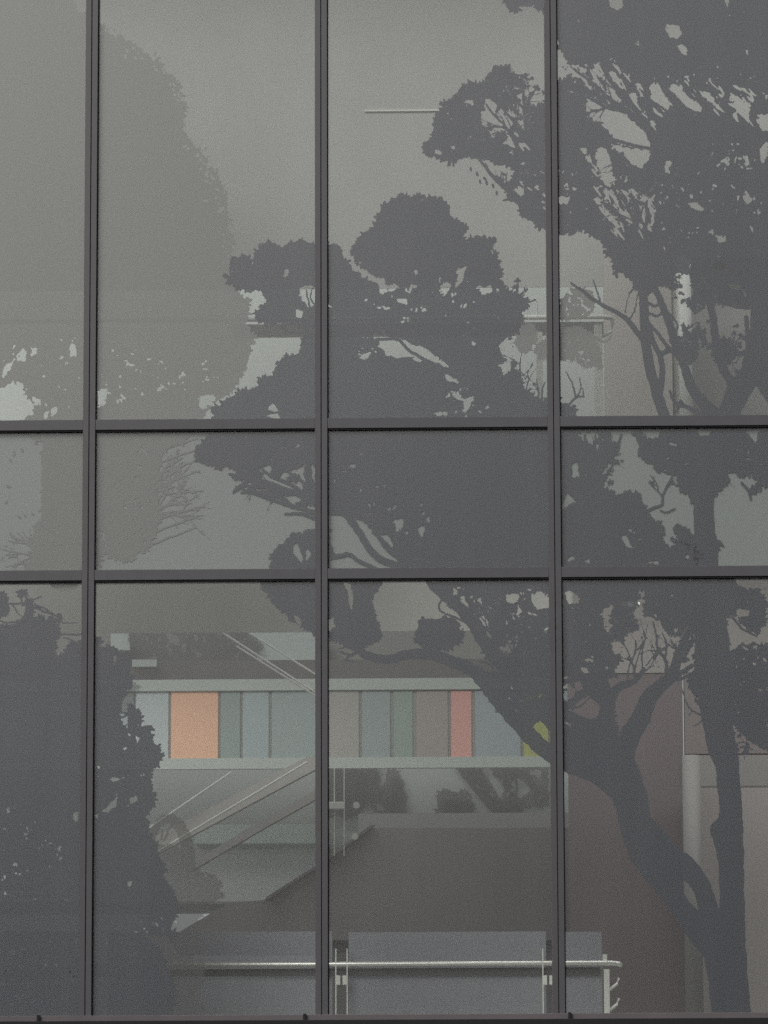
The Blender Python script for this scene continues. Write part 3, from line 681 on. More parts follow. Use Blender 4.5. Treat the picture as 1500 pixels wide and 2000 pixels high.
    stroke(T, [(1285,1350),(1310,1330),(1335,1312),(1352,1300)], 14, 8); stroke(T, [(1200,1500),(1192,1440),(1188,1385),(1205,1345),(1240,1330),(1258,1305)], 34, 6)
    stroke(T, [(1302,1325),(1300,1290),(1285,1268),(1282,1240),(1276,1215)], 8, 3); stroke(T, [(1298,1290),(1302,1262),(1294,1235)], 5, 2.4)
    twig(T, 1240, 1330, -1.45, 110, 4); twig(T, 1225, 1340, -1.3, 110, 3.5); twig(T, 1255, 1308, -1.5, 90, 3.5); twig(T, 1238, 1330, -1.8, 80, 3.5); twig(T, 1262, 1300, -1.2, 85, 3); twig(T, 1250, 1320, -1.0, 60, 3)
    clump(C, [(1228,1222),(1240,1208),(1244,1226),(1232,1232)], 7); clump(C, [(1196,1200),(1212,1192),(1216,1222),(1204,1232)], 9); clump(C, [(1192,1165),(1206,1160),(1212,1185),(1200,1190)], 8)
    stroke(T, [(1180,1260),(1200,1235),(1214,1200),(1208,1172)], 6, 2.5); stroke(T, [(1198,1235),(1225,1222),(1243,1226)], 4, 2.5); twig(T, 1205, 1225, -1.0, 45, 3)
    stroke(T, [(1110,1385),(1135,1378),(1155,1360)], 4, 3); stroke(T, [(1118,1388),(1126,1372),(1148,1358)], 3, 2)
    return C, T

# ------------------------------------------------------------------ dark print 2: the tall tree at the right
def right_tree():
    C, T = new(), new()
    clump(C, [(984,-60),(990,10),(1004,20),(1012,10),(1040,8),(1060,20),(1090,40),(1090,-60)])
    clump(C, [(1078,20),(1088,60),(1092,90),(1112,116),(1124,130),(1142,146),(1120,150),(1092,160),(1072,190),(1070,440),(1090,456),(1110,458),(1140,446),(1165,466),(1184,480),(1190,500),(1202,518),(1204,536),(1217,529),(1236,546),(1250,568),(1280,570),(1288,558),(1312,552),(1314,530),(1326,524),(1347,534),(1355,556),(1370,578),(1385,592),(1440,592),(1463,598),(1520,610),(1560,640),(1700,620),(1820,480),(1850,200),(1800,-150),(1500,-220),(1120,-180),(1078,-60)])
    clump(C, [(830,292),(828,286),(838,278),(848,282),(850,242),(858,214),(886,192),(906,168),(930,162),(948,166),(958,142),(968,135),(990,130),(1004,146),(1012,150),(1026,146),(1028,156),(1022,186),(1030,205),(1046,214),(1066,200),(1080,200),(1080,350),(1066,352),(1030,338),(992,322),(960,312),(930,308),(905,305),(885,314),(868,314),(852,302)])
    clump(C, [(1080,330),(1064,345),(1030,345),(1010,342),(992,362),(998,386),(1016,396),(1020,420),(1036,430),(1066,444),(1080,446)])
    clump(C, [(1440,1266),(1500,1258),(1600,1250),(1640,1380),(1600,1500),(1500,1462),(1470,1450),(1450,1428),(1425,1395),(1405,1330),(1420,1285)], 9)
    clump(C, [(1245,846),(1270,860),(1285,836),(1400,822),(1510,826),(1620,840),(1660,900),(1600,960),(1500,948),(1480,944),(1466,922),(1440,930),(1426,932),(1418,946),(1405,960),(1392,964),(1384,972),(1355,972),(1332,955),(1325,930),(1300,916),(1282,918),(1276,906),(1256,896),(1250,880)], 10)
    clump(C, [(1256,1136),(1258,1150),(1260,1176),(1262,1200),(1290,1211),(1306,1240),(1346,1242),(1360,1260),(1360,1300),(1346,1330),(1356,1350),(1364,1372),(1400,1380),(1440,1400),(1440,1330),(1414,1245),(1417,1206),(1432,1196),(1442,1206),(1466,1231),(1482,1238),(1488,1220),(1493,1190),(1492,1166),(1478,1152),(1444,1146),(1430,1132)], 9)
    clump(C, [(1320,1036),(1328,1032),(1343,1036),(1346,1050),(1340,1075),(1330,1060)], 8); clump(C, [(1392,1058),(1404,1056),(1408,1066),(1398,1072)], 7)
    clump(C, [(1322,668),(1345,652),(1362,668),(1358,705),(1335,712),(1322,690)], 9); clump(C, [(1390,672),(1415,662),(1436,672),(1440,695),(1415,712),(1396,700)], 9)
    # gaps high up
    for h, sz in (([(1186,-4),(1220,-4),(1216,14),(1204,24),(1192,18)],5), ([(1300,60),(1306,48),(1326,52),(1333,66),(1326,78),(1308,76)],5), ([(1322,94),(1334,88),(1344,98),(1340,110),(1328,106)],4), ([(1412,0),(1420,-4),(1420,14)],3), ([(1455,100),(1461,96),(1460,110)],3),
        ([(1146,192),(1164,190),(1180,205),(1200,212),(1220,224),(1240,238),(1260,258),(1270,278),(1270,292),(1240,286),(1212,282),(1194,264),(1176,247),(1160,236),(1148,226)],5),
        ([(1193,279),(1225,287),(1270,294),(1268,314),(1250,330),(1232,320),(1214,302),(1198,288)],5), ([(1166,291),(1184,290),(1194,310),(1195,338),(1206,356),(1192,356),(1174,342),(1166,320)],5),
        ([(1182,166),(1192,172),(1216,194),(1214,200),(1198,190)],3), ([(1194,138),(1204,142),(1214,162),(1210,168),(1198,152)],3), ([(1156,132),(1164,136),(1182,156),(1178,160),(1162,146)],3), ([(1232,175),(1246,188),(1244,198),(1236,190)],3),
        ([(1270,166),(1284,162),(1300,188),(1312,204),(1296,218),(1282,204),(1270,192)],5), ([(1305,166),(1324,164),(1346,188),(1376,210),(1362,226),(1340,216),(1336,204),(1320,190)],5), ([(1370,178),(1386,180),(1396,196),(1422,222),(1406,215),(1384,198)],4), ([(1420,184),(1434,184),(1450,196),(1464,204),(1464,240),(1448,226),(1440,208)],5),
        ([(1480,228),(1510,220),(1520,256),(1486,256)],5), ([(1482,288),(1496,275),(1500,296),(1492,318),(1484,306)],4), ([(1300,315),(1312,312),(1316,320),(1306,328),(1310,340),(1296,338)],4), ([(1346,396),(1362,394),(1380,408),(1372,414),(1352,406)],4), ([(1450,384),(1462,374),(1470,396),(1456,402)],5),
        ([(1404,312),(1418,308),(1424,316),(1410,318)],3), ([(1454,308),(1460,302),(1466,324),(1458,328)],3), ([(1346,374),(1354,378),(1358,388),(1348,386)],3), ([(1396,460),(1416,462),(1418,474),(1402,476)],5),
        ([(1178,404),(1195,420),(1214,446),(1200,446),(1186,426)],4), ([(1224,406),(1240,424),(1246,440),(1230,440),(1222,420)],4), ([(1244,402),(1258,404),(1260,434),(1248,422)],4), ([(1270,440),(1275,415),(1281,416),(1276,442)],3), ([(1092,384),(1116,380),(1112,396),(1092,398)],4), ([(1158,386),(1172,386),(1174,402),(1164,400)],4), ([(1190,380),(1204,390),(1212,404),(1196,394)],3), ([(1132,288),(1146,284),(1150,296),(1140,302)],4), ([(1144,304),(1156,300),(1158,316),(1148,318)],4),
        ([(1236,398),(1226,385),(1214,375),(1222,374)],3), ([(1245,380),(1262,388),(1260,394),(1248,392)],3), ([(1100,130),(1118,132),(1140,145),(1132,152),(1112,142)],5), ([(1130,132),(1138,130),(1142,142),(1134,144)],3), ([(1140,165),(1150,168),(1162,172),(1148,174)],3), ([(1180,350),(1190,345),(1194,360),(1186,362)],3),
        ([(1390,512),(1402,510),(1420,516),(1418,528),(1400,524)],4), ([(1420,556),(1430,550),(1446,556),(1452,566),(1432,566)],4), ([(1364,540),(1376,538),(1380,558),(1370,566)],4), ([(1462,440),(1470,444),(1468,456)],3), ([(1454,562),(1461,572),(1455,584)],3),
        ([(945,192),(962,196),(975,182),(990,192),(1004,205),(1006,230),(1000,244),(996,275),(1004,292),(978,282),(958,262),(942,240),(938,216),(950,212)],4), ([(1010,186),(1016,182),(1028,200),(1020,226),(1010,220)],4), ([(905,202),(918,196),(926,196),(924,206)],3), ([(850,290),(866,296),(862,302),(850,300)],3), ([(880,285),(892,282),(890,292)],3),
        ([(1003,368),(1024,366),(1026,382),(1010,388)],4)):
        hole(C, h, sz)
    # the lattice of slanting gaps between fine boughs
    def slits(poly, n, ang, L0, L1):
        xs = [q[0] for q in poly]; ys = [q[1] for q in poly]; sl_, rr = pmask(poly, .5); c = 0
        for _ in range(n*30):
            x, y = rnd.uniform(min(xs), max(xs)), rnd.uniform(min(ys), max(ys)); i, j = int(y-DY)-sl_[0].start, int(x-DX)-sl_[1].start
            if c < n and 0 <= i < rr.shape[0] and 0 <= j < rr.shape[1] and rr[i, j]:
                c += 1; a = ang+rnd.uniform(-.25, .25); L = rnd.uniform(L0, L1); leaf(C, x, y, a, L, rnd.uniform(2.6, 5.5), False)
                if rnd.random() < .5: leaf(C, x+rnd.uniform(2, 7), y+rnd.uniform(-4, 4), a+rnd.uniform(-.3, .3), L*.6, 3, False)
    slits([(1110,125),(1200,120),(1280,200),(1275,255),(1180,190)], 34, .85, 12, 30); slits([(1150,270),(1200,340),(1290,400),(1280,450),(1190,450),(1150,370)], 40, .95, 12, 34)
    slits([(1300,150),(1470,170),(1470,230),(1340,210)], 20, .8, 10, 24); slits([(940,190),(1010,190),(1040,330),(990,300)], 14, 1.0, 10, 22); slits([(1000,350),(1064,360),(1060,410)], 6, .8, 8, 18)
    # gaps further down
    for h, sz in (([(1248,840),(1290,836),(1288,852),(1270,856)],4), ([(1358,838),(1390,836),(1386,848),(1366,850)],4), ([(1455,838),(1484,836),(1480,850),(1476,866),(1464,852)],4), ([(1308,862),(1320,866),(1322,872),(1310,872)],3), ([(1332,902),(1342,900),(1338,908)],2), ([(1418,925),(1432,922),(1444,938),(1430,950)],4),
        ([(1436,1192),(1450,1190),(1466,1196),(1462,1206),(1440,1206)],4), ([(1260,1136),(1278,1132),(1276,1146),(1258,1152)],4), ([(1432,1130),(1500,1130),(1500,1150),(1480,1150),(1450,1146)],4), ([(1316,1230),(1326,1228),(1322,1238)],3), ([(1470,1296),(1478,1295),(1475,1303)],3), ([(1405,1255),(1416,1245),(1420,1270),(1410,1285)],4), ([(1398,1283),(1410,1280),(1416,1292),(1424,1305),(1418,1308)],4)):
        hole(C, h, sz)
    pocks(C, [(1120,20),(1480,10),(1500,160),(1260,170),(1160,120)], 16, 1.5, 4)
    pocks(C, [(1290,330),(1490,300),(1490,520),(1300,500),(1280,420)], 60, 2, 5)
    pocks(C, [(1380,280),(1490,270),(1490,340),(1390,330)], 22, 2, 5)
    pocks(C, [(1100,120),(1260,120),(1260,220),(1180,200),(1100,180)], 40, 2, 5)
    pocks(C, [(1150,340),(1280,350),(1280,450),(1180,440)], 40, 2, 5)
    pocks(C, [(1290,140),(1500,150),(1500,240),(1350,200)], 30, 2, 5)
    pocks(C, [(860,170),(950,180),(950,290),(860,280)], 7, 2, 4); pocks(C, [(960,140),(1030,150),(1030,210),(980,200)], 14, 2, 5)
    pocks(C, [(1000,290),(1066,330),(1066,420),(1020,400)], 16, 2, 5); pocks(C, [(1090,300),(1150,300),(1150,440),(1100,440)], 16, 2, 5)
    pocks(C, [(1340,500),(1460,500),(1460,590),(1360,570)], 26, 2, 5)
    pocks(C, [(1260,850),(1500,850),(1490,930),(1300,905)], 14, 1.5, 4); pocks(C, [(1430,880),(1500,860),(1500,940),(1440,925)], 16, 2, 5)
    pocks(C, [(1260,1140),(1480,1150),(1480,1220),(1360,1300),(1270,1200)], 12, 1.5, 4); pocks(C, [(1400,1260),(1500,1262),(1500,1440),(1430,1380)], 22, 1.5, 5)
    # limbs seen in the gaps
    stroke(T, [(1190,270),(1215,278),(1245,286),(1272,291)], 6, 7); stroke(T, [(1148,190),(1185,210),(1230,222),(1262,250),(1280,280)], 5, 9)
    stroke(T, [(1120,135),(1160,165),(1200,200),(1240,225),(1280,260)], 5, 9); stroke(T, [(1175,130),(1195,165),(1225,200),(1250,225)], 4, 8)
    stroke(T, [(1165,282),(1188,290),(1205,310),(1225,335),(1240,345)], 4, 9); stroke(T, [(1196,300),(1202,330),(1212,355)], 3, 5)
    stroke(T, [(1300,170),(1325,195),(1345,215),(1375,225)], 5, 8); stroke(T, [(1345,170),(1370,195),(1390,212)], 6, 9); stroke(T, [(1270,195),(1290,208),(1310,222)], 3, 6)
    stroke(T, [(1175,395),(1195,405),(1222,440),(1236,460)], 5, 9); stroke(T, [(1215,385),(1230,412),(1245,448)], 4, 8); stroke(T, [(1262,395),(1264,430),(1258,450)], 5, 8); stroke(T, [(1238,400),(1250,425),(1262,448)], 4, 6)
    fan(T, 1215, 300, 1.2, 2.6, 50, 5, 3.4, 1); fan(T, 1200, 205, 2.5, 4.2, 60, 7, 3.2, 1, .3); fan(T, 1245, 440, 3.6, 5.0, 70, 7, 3.6, 1, .2)
    # left-hand bough with hanging twigs
    stroke(T, [(930,306),(970,308),(1000,318),(1040,335),(1064,345)], 6, 9); stroke(T, [(938,312),(955,335),(980,362),(1005,380),(1030,405),(1064,430)], 4.5, 14)
    for x, y in ((944,345),(950,352),(962,358),(930,335),(918,325),(970,372),(936,350)): leaf(C, x, y, 1.2+rnd.uniform(-.5, .5), 11, 5)
    stroke(T, [(883,312),(886,325)], 4, 3); stroke(T, [(955,334),(948,318)], 3, 2); fan(T, 985, 365, 3.6, 4.9, 34, 4, 3, 1); leaf(C, 998, 388, 2.9, 18, 5)
    stroke(T, [(950,205),(965,225),(985,245),(1002,272),(1010,290)], 4, 5); stroke(T, [(958,192),(975,205),(990,222),(1010,245)], 5, 5); fan(T, 1000, 262, 3.6, 5.2, 62, 8, 3, 1, .5); clump(C, [(965,262),(978,258),(985,272),(972,277)], 7); clump(C, [(968,196),(985,190),(1000,200),(1004,215),(985,212)], 8)
    fan(T, 1025, 215, 3.9, 5.4, 60, 6, 3, 1, .5)
    # stems of the upper panes
    clump(T, [(1466,480),(1500,450),(1570,450),(1575,700),(1560,815),(1502,815),(1500,786),(1476,754),(1447,804),(1450,830),(1390,830),(1398,806),(1404,798),(1420,755),(1433,738),(1462,697),(1467,600)], 5, .35, False)
    stroke(T, [(1428,748),(1402,692),(1391,610),(1376,565),(1352,528)], 18, 11); stroke(T, [(1402,812),(1368,782),(1347,748),(1336,712),(1318,685),(1292,690)], 26, 9, 1.2)
    stroke(T, [(1302,824),(1281,762),(1266,702),(1259,640),(1257,585),(1252,545)], 22, 16, 1.1); stroke(T, [(1287,775),(1294,735),(1289,695),(1277,672),(1270,640)], 13, 9); stroke(T, [(1322,688),(1310,640),(1292,592),(1278,560)], 17, 12)
    stroke(T, [(1340,740),(1325,700),(1300,672),(1282,648),(1268,632)], 9, 6); stroke(T, [(1320,660),(1322,632),(1308,612)], 5, 3); stroke(T, [(1266,592),(1280,598),(1292,590)], 6, 5); stroke(T, [(1268,612),(1282,617),(1296,612)], 6, 5)
    stroke(T, [(1254,662),(1228,628),(1203,609),(1166,590),(1136,566),(1115,553)], 12, 4); stroke(T, [(1172,588),(1166,568),(1158,547)], 4, 2.4); stroke(T, [(1228,626),(1240,605),(1246,570)], 4, 2); stroke(T, [(1222,612),(1224,590),(1232,570)], 2.6, 1.8); stroke(T, [(1228,574),(1240,562),(1248,548)], 4, 3)
    stroke(T, [(1308,764),(1318,785),(1345,797),(1372,808)], 5, 11); stroke(T, [(1462,602),(1440,600),(1400,590)], 8, 4); stroke(T, [(1458,620),(1460,680),(1452,712)], 9, 8)
    fan(T, 1350, 690, -2.4, -.4, 40, 7, 2.6, 1, .6); fan(T, 1420, 690, -2.5, .3, 42, 8, 2.6, 1, .6); fan(T, 1425, 705, .2, 2.6, 26, 4, 2.4, 0, .4); fan(T, 1376, 600, 2.6, 5.4, 28, 8, 2.6, 1, .7); fan(T, 1330, 560, 2.4, 4.2, 26, 6, 2.4, 1, .5); fan(T, 1322, 805, -2.0, -.6, 22, 5, 2.4, 0, .8); fan(T, 1365, 630, .9, 3.0, 26, 5, 2.6, 1, .7); fan(T, 1450, 690, 2.2, 3.6, 22, 4, 2.6, 0, .3)
    for x, y in ((1372,575),(1368,605),(1385,625),(1330,575),(1335,590),(1432,650),(1436,635)): rosette(C, x, y, rnd.uniform(0, 6), 8)
    # band stem and its twig
    clump(T, [(1354,955),(1396,955),(1393,1000),(1396,1036),(1402,1062),(1402,1108),(1352,1108),(1356,1060),(1354,1000)], 4, .3, False)
    stroke(T, [(1448,944),(1460,955),(1467,976)], 6, 4); stroke(T, [(1352,1062),(1338,1045),(1330,1035)], 6, 4); fan(T, 1345, 1070, -2.6, -.9, 38, 5, 3, 1, .6)
    # right-hand trunk down to the sill
    clump(T, [(1358,1100),(1402,1100),(1425,1250),(1432,1417),(1441,1467),(1444,1500),(1448,1567),(1452,1633),(1453,1717),(1455,1783),(1457,1850),(1462,1917),(1468,2004),(1392,2004),(1383,1910),(1373,1866),(1378,1840),(1402,1800),(1406,1753),(1403,1687),(1398,1657),(1387,1627),(1388,1613),(1403,1598),(1405,1573),(1400,1527),(1397,1500),(1383,1467),(1373,1417),(1363,1367),(1362,1300),(1362,1230),(1350,1170)], 5, .35, False)
    stroke(T, [(1375,1400),(1352,1388),(1340,1372),(1332,1345)], 4, 2.4); stroke(T, [(1372,1405),(1362,1416),(1352,1418)], 3, 2); stroke(T, [(1352,1388),(1345,1398)], 2.4, 2)
    stroke(T, [(1362,1310),(1340,1322),(1300,1335)], 8, 6); fan(T, 1335, 1290, -2.0, -.7, 60, 5, 4, 1, .6); fan(T, 1345, 1290, 2.4, 4.2, 40, 4, 3, 1, .5)
    stroke(T, [(1410,1270),(1414,1250),(1408,1225)], 5, 3); stroke(T, [(1430,1205),(1450,1228),(1478,1243)], 5, 4); fan(T, 1460, 1450, 1.0, 3.4, 24, 5, 2.4, 1, .3); fan(T, 1432, 1410, 1.8, 3.6, 26, 4, 2.4, 1, .3); fan(T, 1480, 945, .8, 2.4, 18, 5, 3, 0, .5)
    return C, T

# ------------------------------------------------------------------ dark print 3: the bushy tree at the lower left
def left_tree():
    C, T = new(), new()
    clump(C, [(-300,1240),(-60,1180),(0,1228),(24,1224),(48,1202),(60,1188),(66,1206),(86,1210),(100,1216),(114,1230),(117,1240),(108,1252),(108,1286),(124,1284),(138,1262),(150,1257),(176,1250),(190,1244),(194,1266),(213,1266),(234,1277),(252,1287),(255,1300),(253,1315),(262,1325),(250,1340),(236,1370),(231,1390),(236,1402),(250,1394),(254,1382),(268,1387),(275,1405),(264,1415),(268,1428),(284,1420),(295,1424),(293,1440),(306,1456),(314,1477),(303,1490),(293,1500),(288,1520),(295,1526),(298,1570),(284,1590),(288,1615),(300,1640),(302,1665),(317,1687),(318,1715),(332,1732),(342,1746),(342,1785),(332,1800),(340,1822),(324,1828),(300,1834),(308,1850),(318,1870),(320,1890),(332,1906),(338,1930),(337,1960),(330,2010),(-300,2010)])
    clump(C, [(-60,1180),(-10,1160),(8,1166),(16,1182),(18,1194),(0,1204),(-60,1210)], 9)
    clump(C, [(38,1158),(46,1152),(54,1158),(46,1166)], 10); clump(C, [(50,1178),(62,1172),(66,1186),(56,1192)], 9); clump(C, [(100,1206),(116,1204),(114,1216),(100,1216)], 7)
    for h, s in (([(216,1526),(222,1520),(236,1522),(250,1512),(240,1524),(222,1530)],3), ([(200,1584),(212,1572),(230,1558),(226,1574),(212,1586)],3), ([(250,1562),(266,1552),(268,1562),(256,1566)],3), ([(250,1868),(262,1862),(276,1854),(268,1864),(254,1872)],3), ([(185,1592),(195,1588),(192,1600)],3), ([(222,1285),(228,1280),(228,1296),(220,1302)],3), ([(246,1418),(250,1412),(252,1420)],2), ([(143,1588),(154,1584),(154,1606),(144,1604)],4), ([(236,1403),(250,1398),(252,1412),(242,1414)],4), ([(248,1430),(256,1432),(254,1440)],3), ([(264,1436),(272,1440),(268,1456)],3), ([(240,1460),(250,1458),(246,1468)],3), ([(246,1724),(256,1720),(258,1732),(250,1732)],3), ([(18,1855),(32,1852),(30,1866),(20,1868)],4), ([(56,1890),(68,1886),(64,1896)],3), ([(0,1892),(16,1888),(10,1900)],3), ([(132,1905),(146,1910),(142,1922)],3), ([(282,1825),(320,1826),(338,1832),(330,1842),(300,1844),(290,1836)],4)):
        hole(C, h, s)
    pocks(C, [(0,1840),(150,1830),(150,1985),(0,1985)], 90, 1.8, 6); pocks(C, [(0,1560),(110,1590),(130,1700),(0,1720)], 36, 1.8, 5); pocks(C, [(190,1500),(290,1510),(280,1590),(190,1600)], 12, 1.6, 4)
    pocks(C, [(270,1800),(340,1790),(330,1830),(280,1826)], 14, 1.6, 4); pocks(C, [(190,1620),(310,1660),(330,1800),(190,1900)], 7, 1.5, 3); pocks(C, [(0,1700),(150,1700),(150,1830),(0,1830)], 12, 1.5, 3); pocks(C, [(10,1240),(110,1260),(100,1330),(10,1330)], 5, 1.5, 3)
    stroke(T, [(0,1182),(24,1179),(50,1177),(80,1165)], 5, 3); stroke(T, [(24,1180),(34,1196),(44,1206)], 3, 2.4); stroke(T, [(66,1186),(90,1196),(116,1206),(124,1217),(152,1216)], 4.5, 2); stroke(T, [(68,1180),(92,1192),(110,1203)], 4, 3)
    stroke(T, [(112,1242),(128,1239),(145,1240),(168,1238)], 3, 4); stroke(T, [(124,1246),(140,1250),(155,1258)], 2.4, 3); stroke(T, [(62,1210),(58,1180),(46,1160)], 8, 3); stroke(T, [(30,1215),(12,1216),(0,1212)], 4, 3)
    return C, T

def emit(name, C, T, inkC, Y, label, cat, group=None, at=(0, 0), trunk='trunk'):
    b = pt(at[0], at[1], Y)
    r = thing(name, label, cat, (b.x, Y, b.z), group)
    T &= True
    sheet('crown', C & ~T, inkC, Y, r)
    if trunk == 'split':
        lo = np.zeros_like(T); mid = np.zeros_like(T); lo[825-DY:] = True; mid[520-DY:825-DY] = True
        for nm, k in (('trunk', T & lo), ('stem', T & mid), ('branch', T & ~lo & ~mid)): sheet(nm, k, inkC, Y, r)
    elif T.any(): sheet(trunk, T, inkC, Y, r)
    return r

GRP = 'dark tree silhouettes printed on the glass'
C1, T1 = central_tree(); C2, T2 = right_tree(); C3, T3 = left_tree()
both = C1 | T1
T2 &= ~T1; C2 &= ~both
emit('tree_silhouette', C1, T1, INK, .008, 'broad dark grey tree silhouette on the middle panes, its stem leaning in from lower right', 'tree silhouette', GRP, (1400, 1880))
emit('tree_silhouette', C2, T2, INK, .008, 'tall dark grey tree silhouette with upright trunk, crown filling the upper right corner', 'tree silhouette', GRP, (1430, 1990), 'split')
emit('tree_silhouette', C3, T3, INK, .008, 'dense dark grey bushy tree silhouette filling the lower left corner panes', 'tree silhouette', GRP, (150, 1990), 'twig')

# ------------------------------------------------------------------ pale prints, one sheet further in
def pale_left():
    C, T = new(), new()
    P0 = [(-350,-200),(60,-150),(150,20),(215,70),(262,92),(305,125),(340,160),(358,205),(352,255),(376,290),(416,335),(438,380),(443,450),(455,520),(462,566),(478,590),(484,612),(478,640),(492,655),(488,690),(476,725),(455,752),(420,780),(400,800),(380,830),(352,860),(325,900),(300,940),(296,985),(312,1005),(300,1050),(276,1072),(252,1092),(200,1082),(176,1112),(60,1122),(76,1040),(86,980),(82,900),(60,830),(-60,830),(-350,900)]
    clump(C, P0, 13)
    for x, y, na in edge([q for q in P0 if q[1] < 760 and q[0] > 100]+[(100, 760)], 3):     # the ink thins out towards the edge
        if x < 175 or y > 545 or rnd.random() < .45: continue
        for _ in range(1):
            d = rnd.gauss(-2, 9); leaf(C, x+math.cos(na)*d, y+math.sin(na)*d, rnd.uniform(0, 6.3), rnd.uniform(5, 11), rnd.uniform(3, 5), d > 0)
    for h, s in (([(-30,770),(20,748),(44,745),(52,770),(66,790),(64,812),(30,826),(-30,830)],7), ([(36,690),(48,682),(56,690),(50,706),(38,704)],5), ([(0,735),(10,712),(30,700),(26,712),(8,738)],4), ([(62,680),(72,676),(74,690),(64,694)],4), ([(136,674),(146,670),(150,690),(140,700)],5), ([(190,762),(206,760),(204,790),(192,796)],5), ([(388,774),(420,770),(414,788),(396,800)],5), ([(100,796),(114,790),(112,808),(102,812)],4), ([(84,805),(96,800),(94,818),(84,818)],4), ([(62,775),(82,776),(84,788),(68,790)],5), ([(20,885),(84,860),(82,1000),(40,1010),(10,980)],9), ([(318,880),(352,862),(330,930),(304,960)],6)):
        hole(C, h, s)
    pocks(C, [(0,660),(160,660),(160,810),(0,810)], 30, 2, 6); pocks(C, [(190,680),(330,690),(380,770),(200,790)], 40, 2, 6); pocks(C, [(190,900),(300,880),(300,1060),(190,1080)], 50, 2, 6); pocks(C, [(380,700),(470,690),(450,750),(390,770)], 12, 2, 5)
    for i in range(9):
        y = 870+i*22; stroke(T, [(270, y+30), (320, y+8), (372+rnd.uniform(-30, 30), y-8+rnd.uniform(-12, 12))], 5, 1.8)
    fan(T, 300, 1000, -1.0, .3, 100, 7, 3, 2); fan(T, 290, 960, -1.2, .1, 90, 6, 3, 2); fan(T, 80, 1090, 2.4, 4.0, 80, 6, 3, 2)
    stroke(T, [(125,1120),(128,1040),(122,940),(126,840)], 72, 60)
    return C, T
def pale_right():
    C, T = new(), new()
    clump(C, [(1092,590),(1115,570),(1140,562),(1158,575),(1160,598),(1150,615),(1120,622),(1094,622)], 8); clump(C, [(1050,680),(1080,650),(1130,640),(1158,660),(1172,690),(1172,716),(1150,716),(1120,700),(1100,702),(1060,700)], 8); clump(C, [(1010,640),(1040,632),(1050,660),(1030,690),(1012,680)], 8)
    pocks(C, [(1090,560),(1160,560),(1160,620),(1090,620)], 26, 2, 5); pocks(C, [(1060,640),(1170,650),(1170,715),(1060,700)], 26, 2, 5)
    stroke(T, [(1110,690),(1140,705),(1172,712)], 5, 3); stroke(T, [(1150,650),(1180,668),(1196,655)], 7, 3)
    return C, T
def pale_low():
    C, T = new(), new()
    clump(C, [(300,1650),(345,1655),(368,1690),(400,1706),(424,1714),(431,1745),(408,1770),(386,1796),(370,1825),(370,1855),(378,1880),(398,1898),(390,1925),(372,1950),(380,1975),(345,2000),(290,2000)], 9)
    clump(C, [(200,1340),(250,1335),(268,1345),(262,1372),(240,1392),(200,1400)], 8)
    pocks(C, [(300,1680),(420,1710),(400,1780),(380,1900),(320,1980)], 30, 2, 5)
    stroke(T, [(370,1830),(368,1720),(366,1660),(358,1625),(335,1600),(312,1606),(296,1640)], 34, 12); stroke(T, [(322,1640),(330,1620),(345,1606)], 5, 3); stroke(T, [(315,1640),(318,1620)], 4, 3)
    for a, b in (((330,1990),(395,1960)), ((330,1960),(405,1915)), ((340,1985),(410,1985)), ((330,1900),(390,1880))): fan(T, a[0], a[1], -.8, .3, 60, 4, 3, 2, .4)
    return C, T
PG = 'pale tree silhouettes behind the dark ones'
a, b = pale_left(); emit('tree_silhouette', a, b, PALE, .012, 'large faint pale grey tree silhouette filling the upper left panes', 'tree silhouette', PG, (125, 1120))
a, b = pale_right(); emit('tree_silhouette', a, b, PALE, .012, 'small faint foliage silhouette beside the upper white railing post, right of the third mullion', 'tree silhouette', PG, (1170, 710), 'branch')
a, b = pale_low(); emit('tree_silhouette', a, b, MIDINK, .012, 'faint grey shrub silhouette with an arched stem beside the dark bushy tree at lower left', 'tree silhouette', PG, (368, 1830))

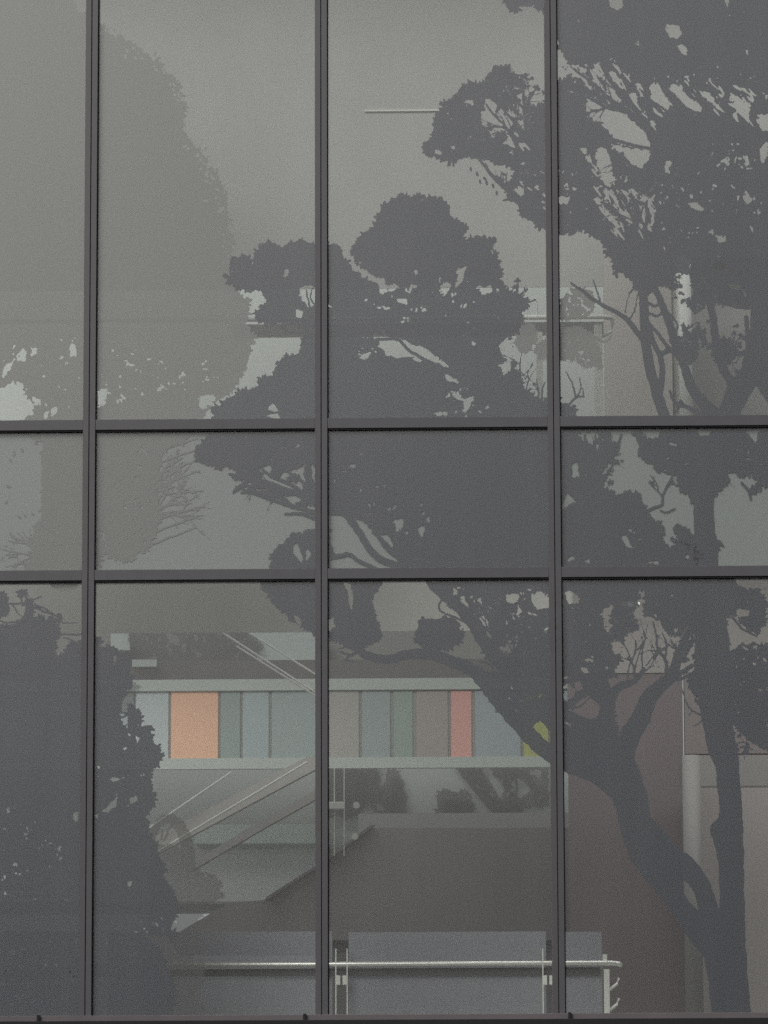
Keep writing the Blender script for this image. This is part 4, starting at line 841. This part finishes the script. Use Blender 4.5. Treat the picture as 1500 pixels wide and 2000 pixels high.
# faint trees on the glazing at the far side of the hall
def far_a():
    C, T = new(), new()
    clump(C, [(640,1488),(742,1488),(748,1514),(770,1500),(785,1528),(791,1560),(790,1588),(742,1588),(716,1566),(700,1592),(640,1592)], 9)
    hole(C, [(742,1500),(760,1498),(752,1530),(742,1545)], 4); hole(C, [(734,1570),(745,1572),(752,1586),(736,1580)], 4); pocks(C, [(650,1500),(780,1500),(780,1580),(650,1580)], 14, 2, 4)
    return C, T
def far_b():
    C, T = new(), new()
    clump(C, [(856,1588),(858,1556),(868,1544),(886,1552),(905,1546),(922,1566),(922,1590)], 10); return C, T
def far_c():
    C, T = new(), new()
    clump(C, [(886,1488),(1068,1488),(1068,1568),(1030,1575),(992,1590),(962,1572),(935,1535),(915,1520)], 9)
    hole(C, [(940,1496),(960,1500),(985,1540),(975,1560),(958,1530)], 4); hole(C, [(1000,1530),(1020,1520),(1040,1545),(1015,1560)], 5); hole(C, [(1040,1500),(1060,1505),(1055,1530)], 5); pocks(C, [(920,1495),(1060,1495),(1060,1570),(980,1575)], 44, 2, 6)
    stroke(T, [(890,1490),(920,1530),(955,1570),(975,1590)], 9, 14); stroke(T, [(930,1495),(955,1530),(985,1580)], 5, 7); stroke(T, [(1000,1500),(1010,1540),(1000,1590)], 5, 6)
    return C, T
def far_d():
    C, T = new(), new()
    clump(C, [(258,1235),(350,1240),(430,1236),(478,1234),(512,1262),(500,1285),(470,1292),(440,1288),(400,1296),(300,1292),(258,1290)], 8)
    pocks(C, [(270,1238),(500,1238),(500,1288),(270,1288)], 60, 2, 6); hole(C, [(320,1240),(345,1238),(352,1252),(330,1254)], 5)
    return C, T
FG = 'faint foliage on the far glazing'
for fn, lab, at in ((far_a, 'faint round foliage silhouette low behind the second mullion, above the dark stair', (745,1588)), (far_b, 'small faint dome of foliage in the middle of the far window strip', (890,1588)), (far_c, 'faint open branching foliage at the right end of the far window strip', (975,1588)), (far_d, 'faint long hedge of foliage above the coloured panels at left', (380,1292))):
    a, b = fn(); emit('foliage_silhouette', a, b, FARINK, 9.15 if fn is far_d else 10.93, lab, 'tree silhouette', FG, at, 'branch')
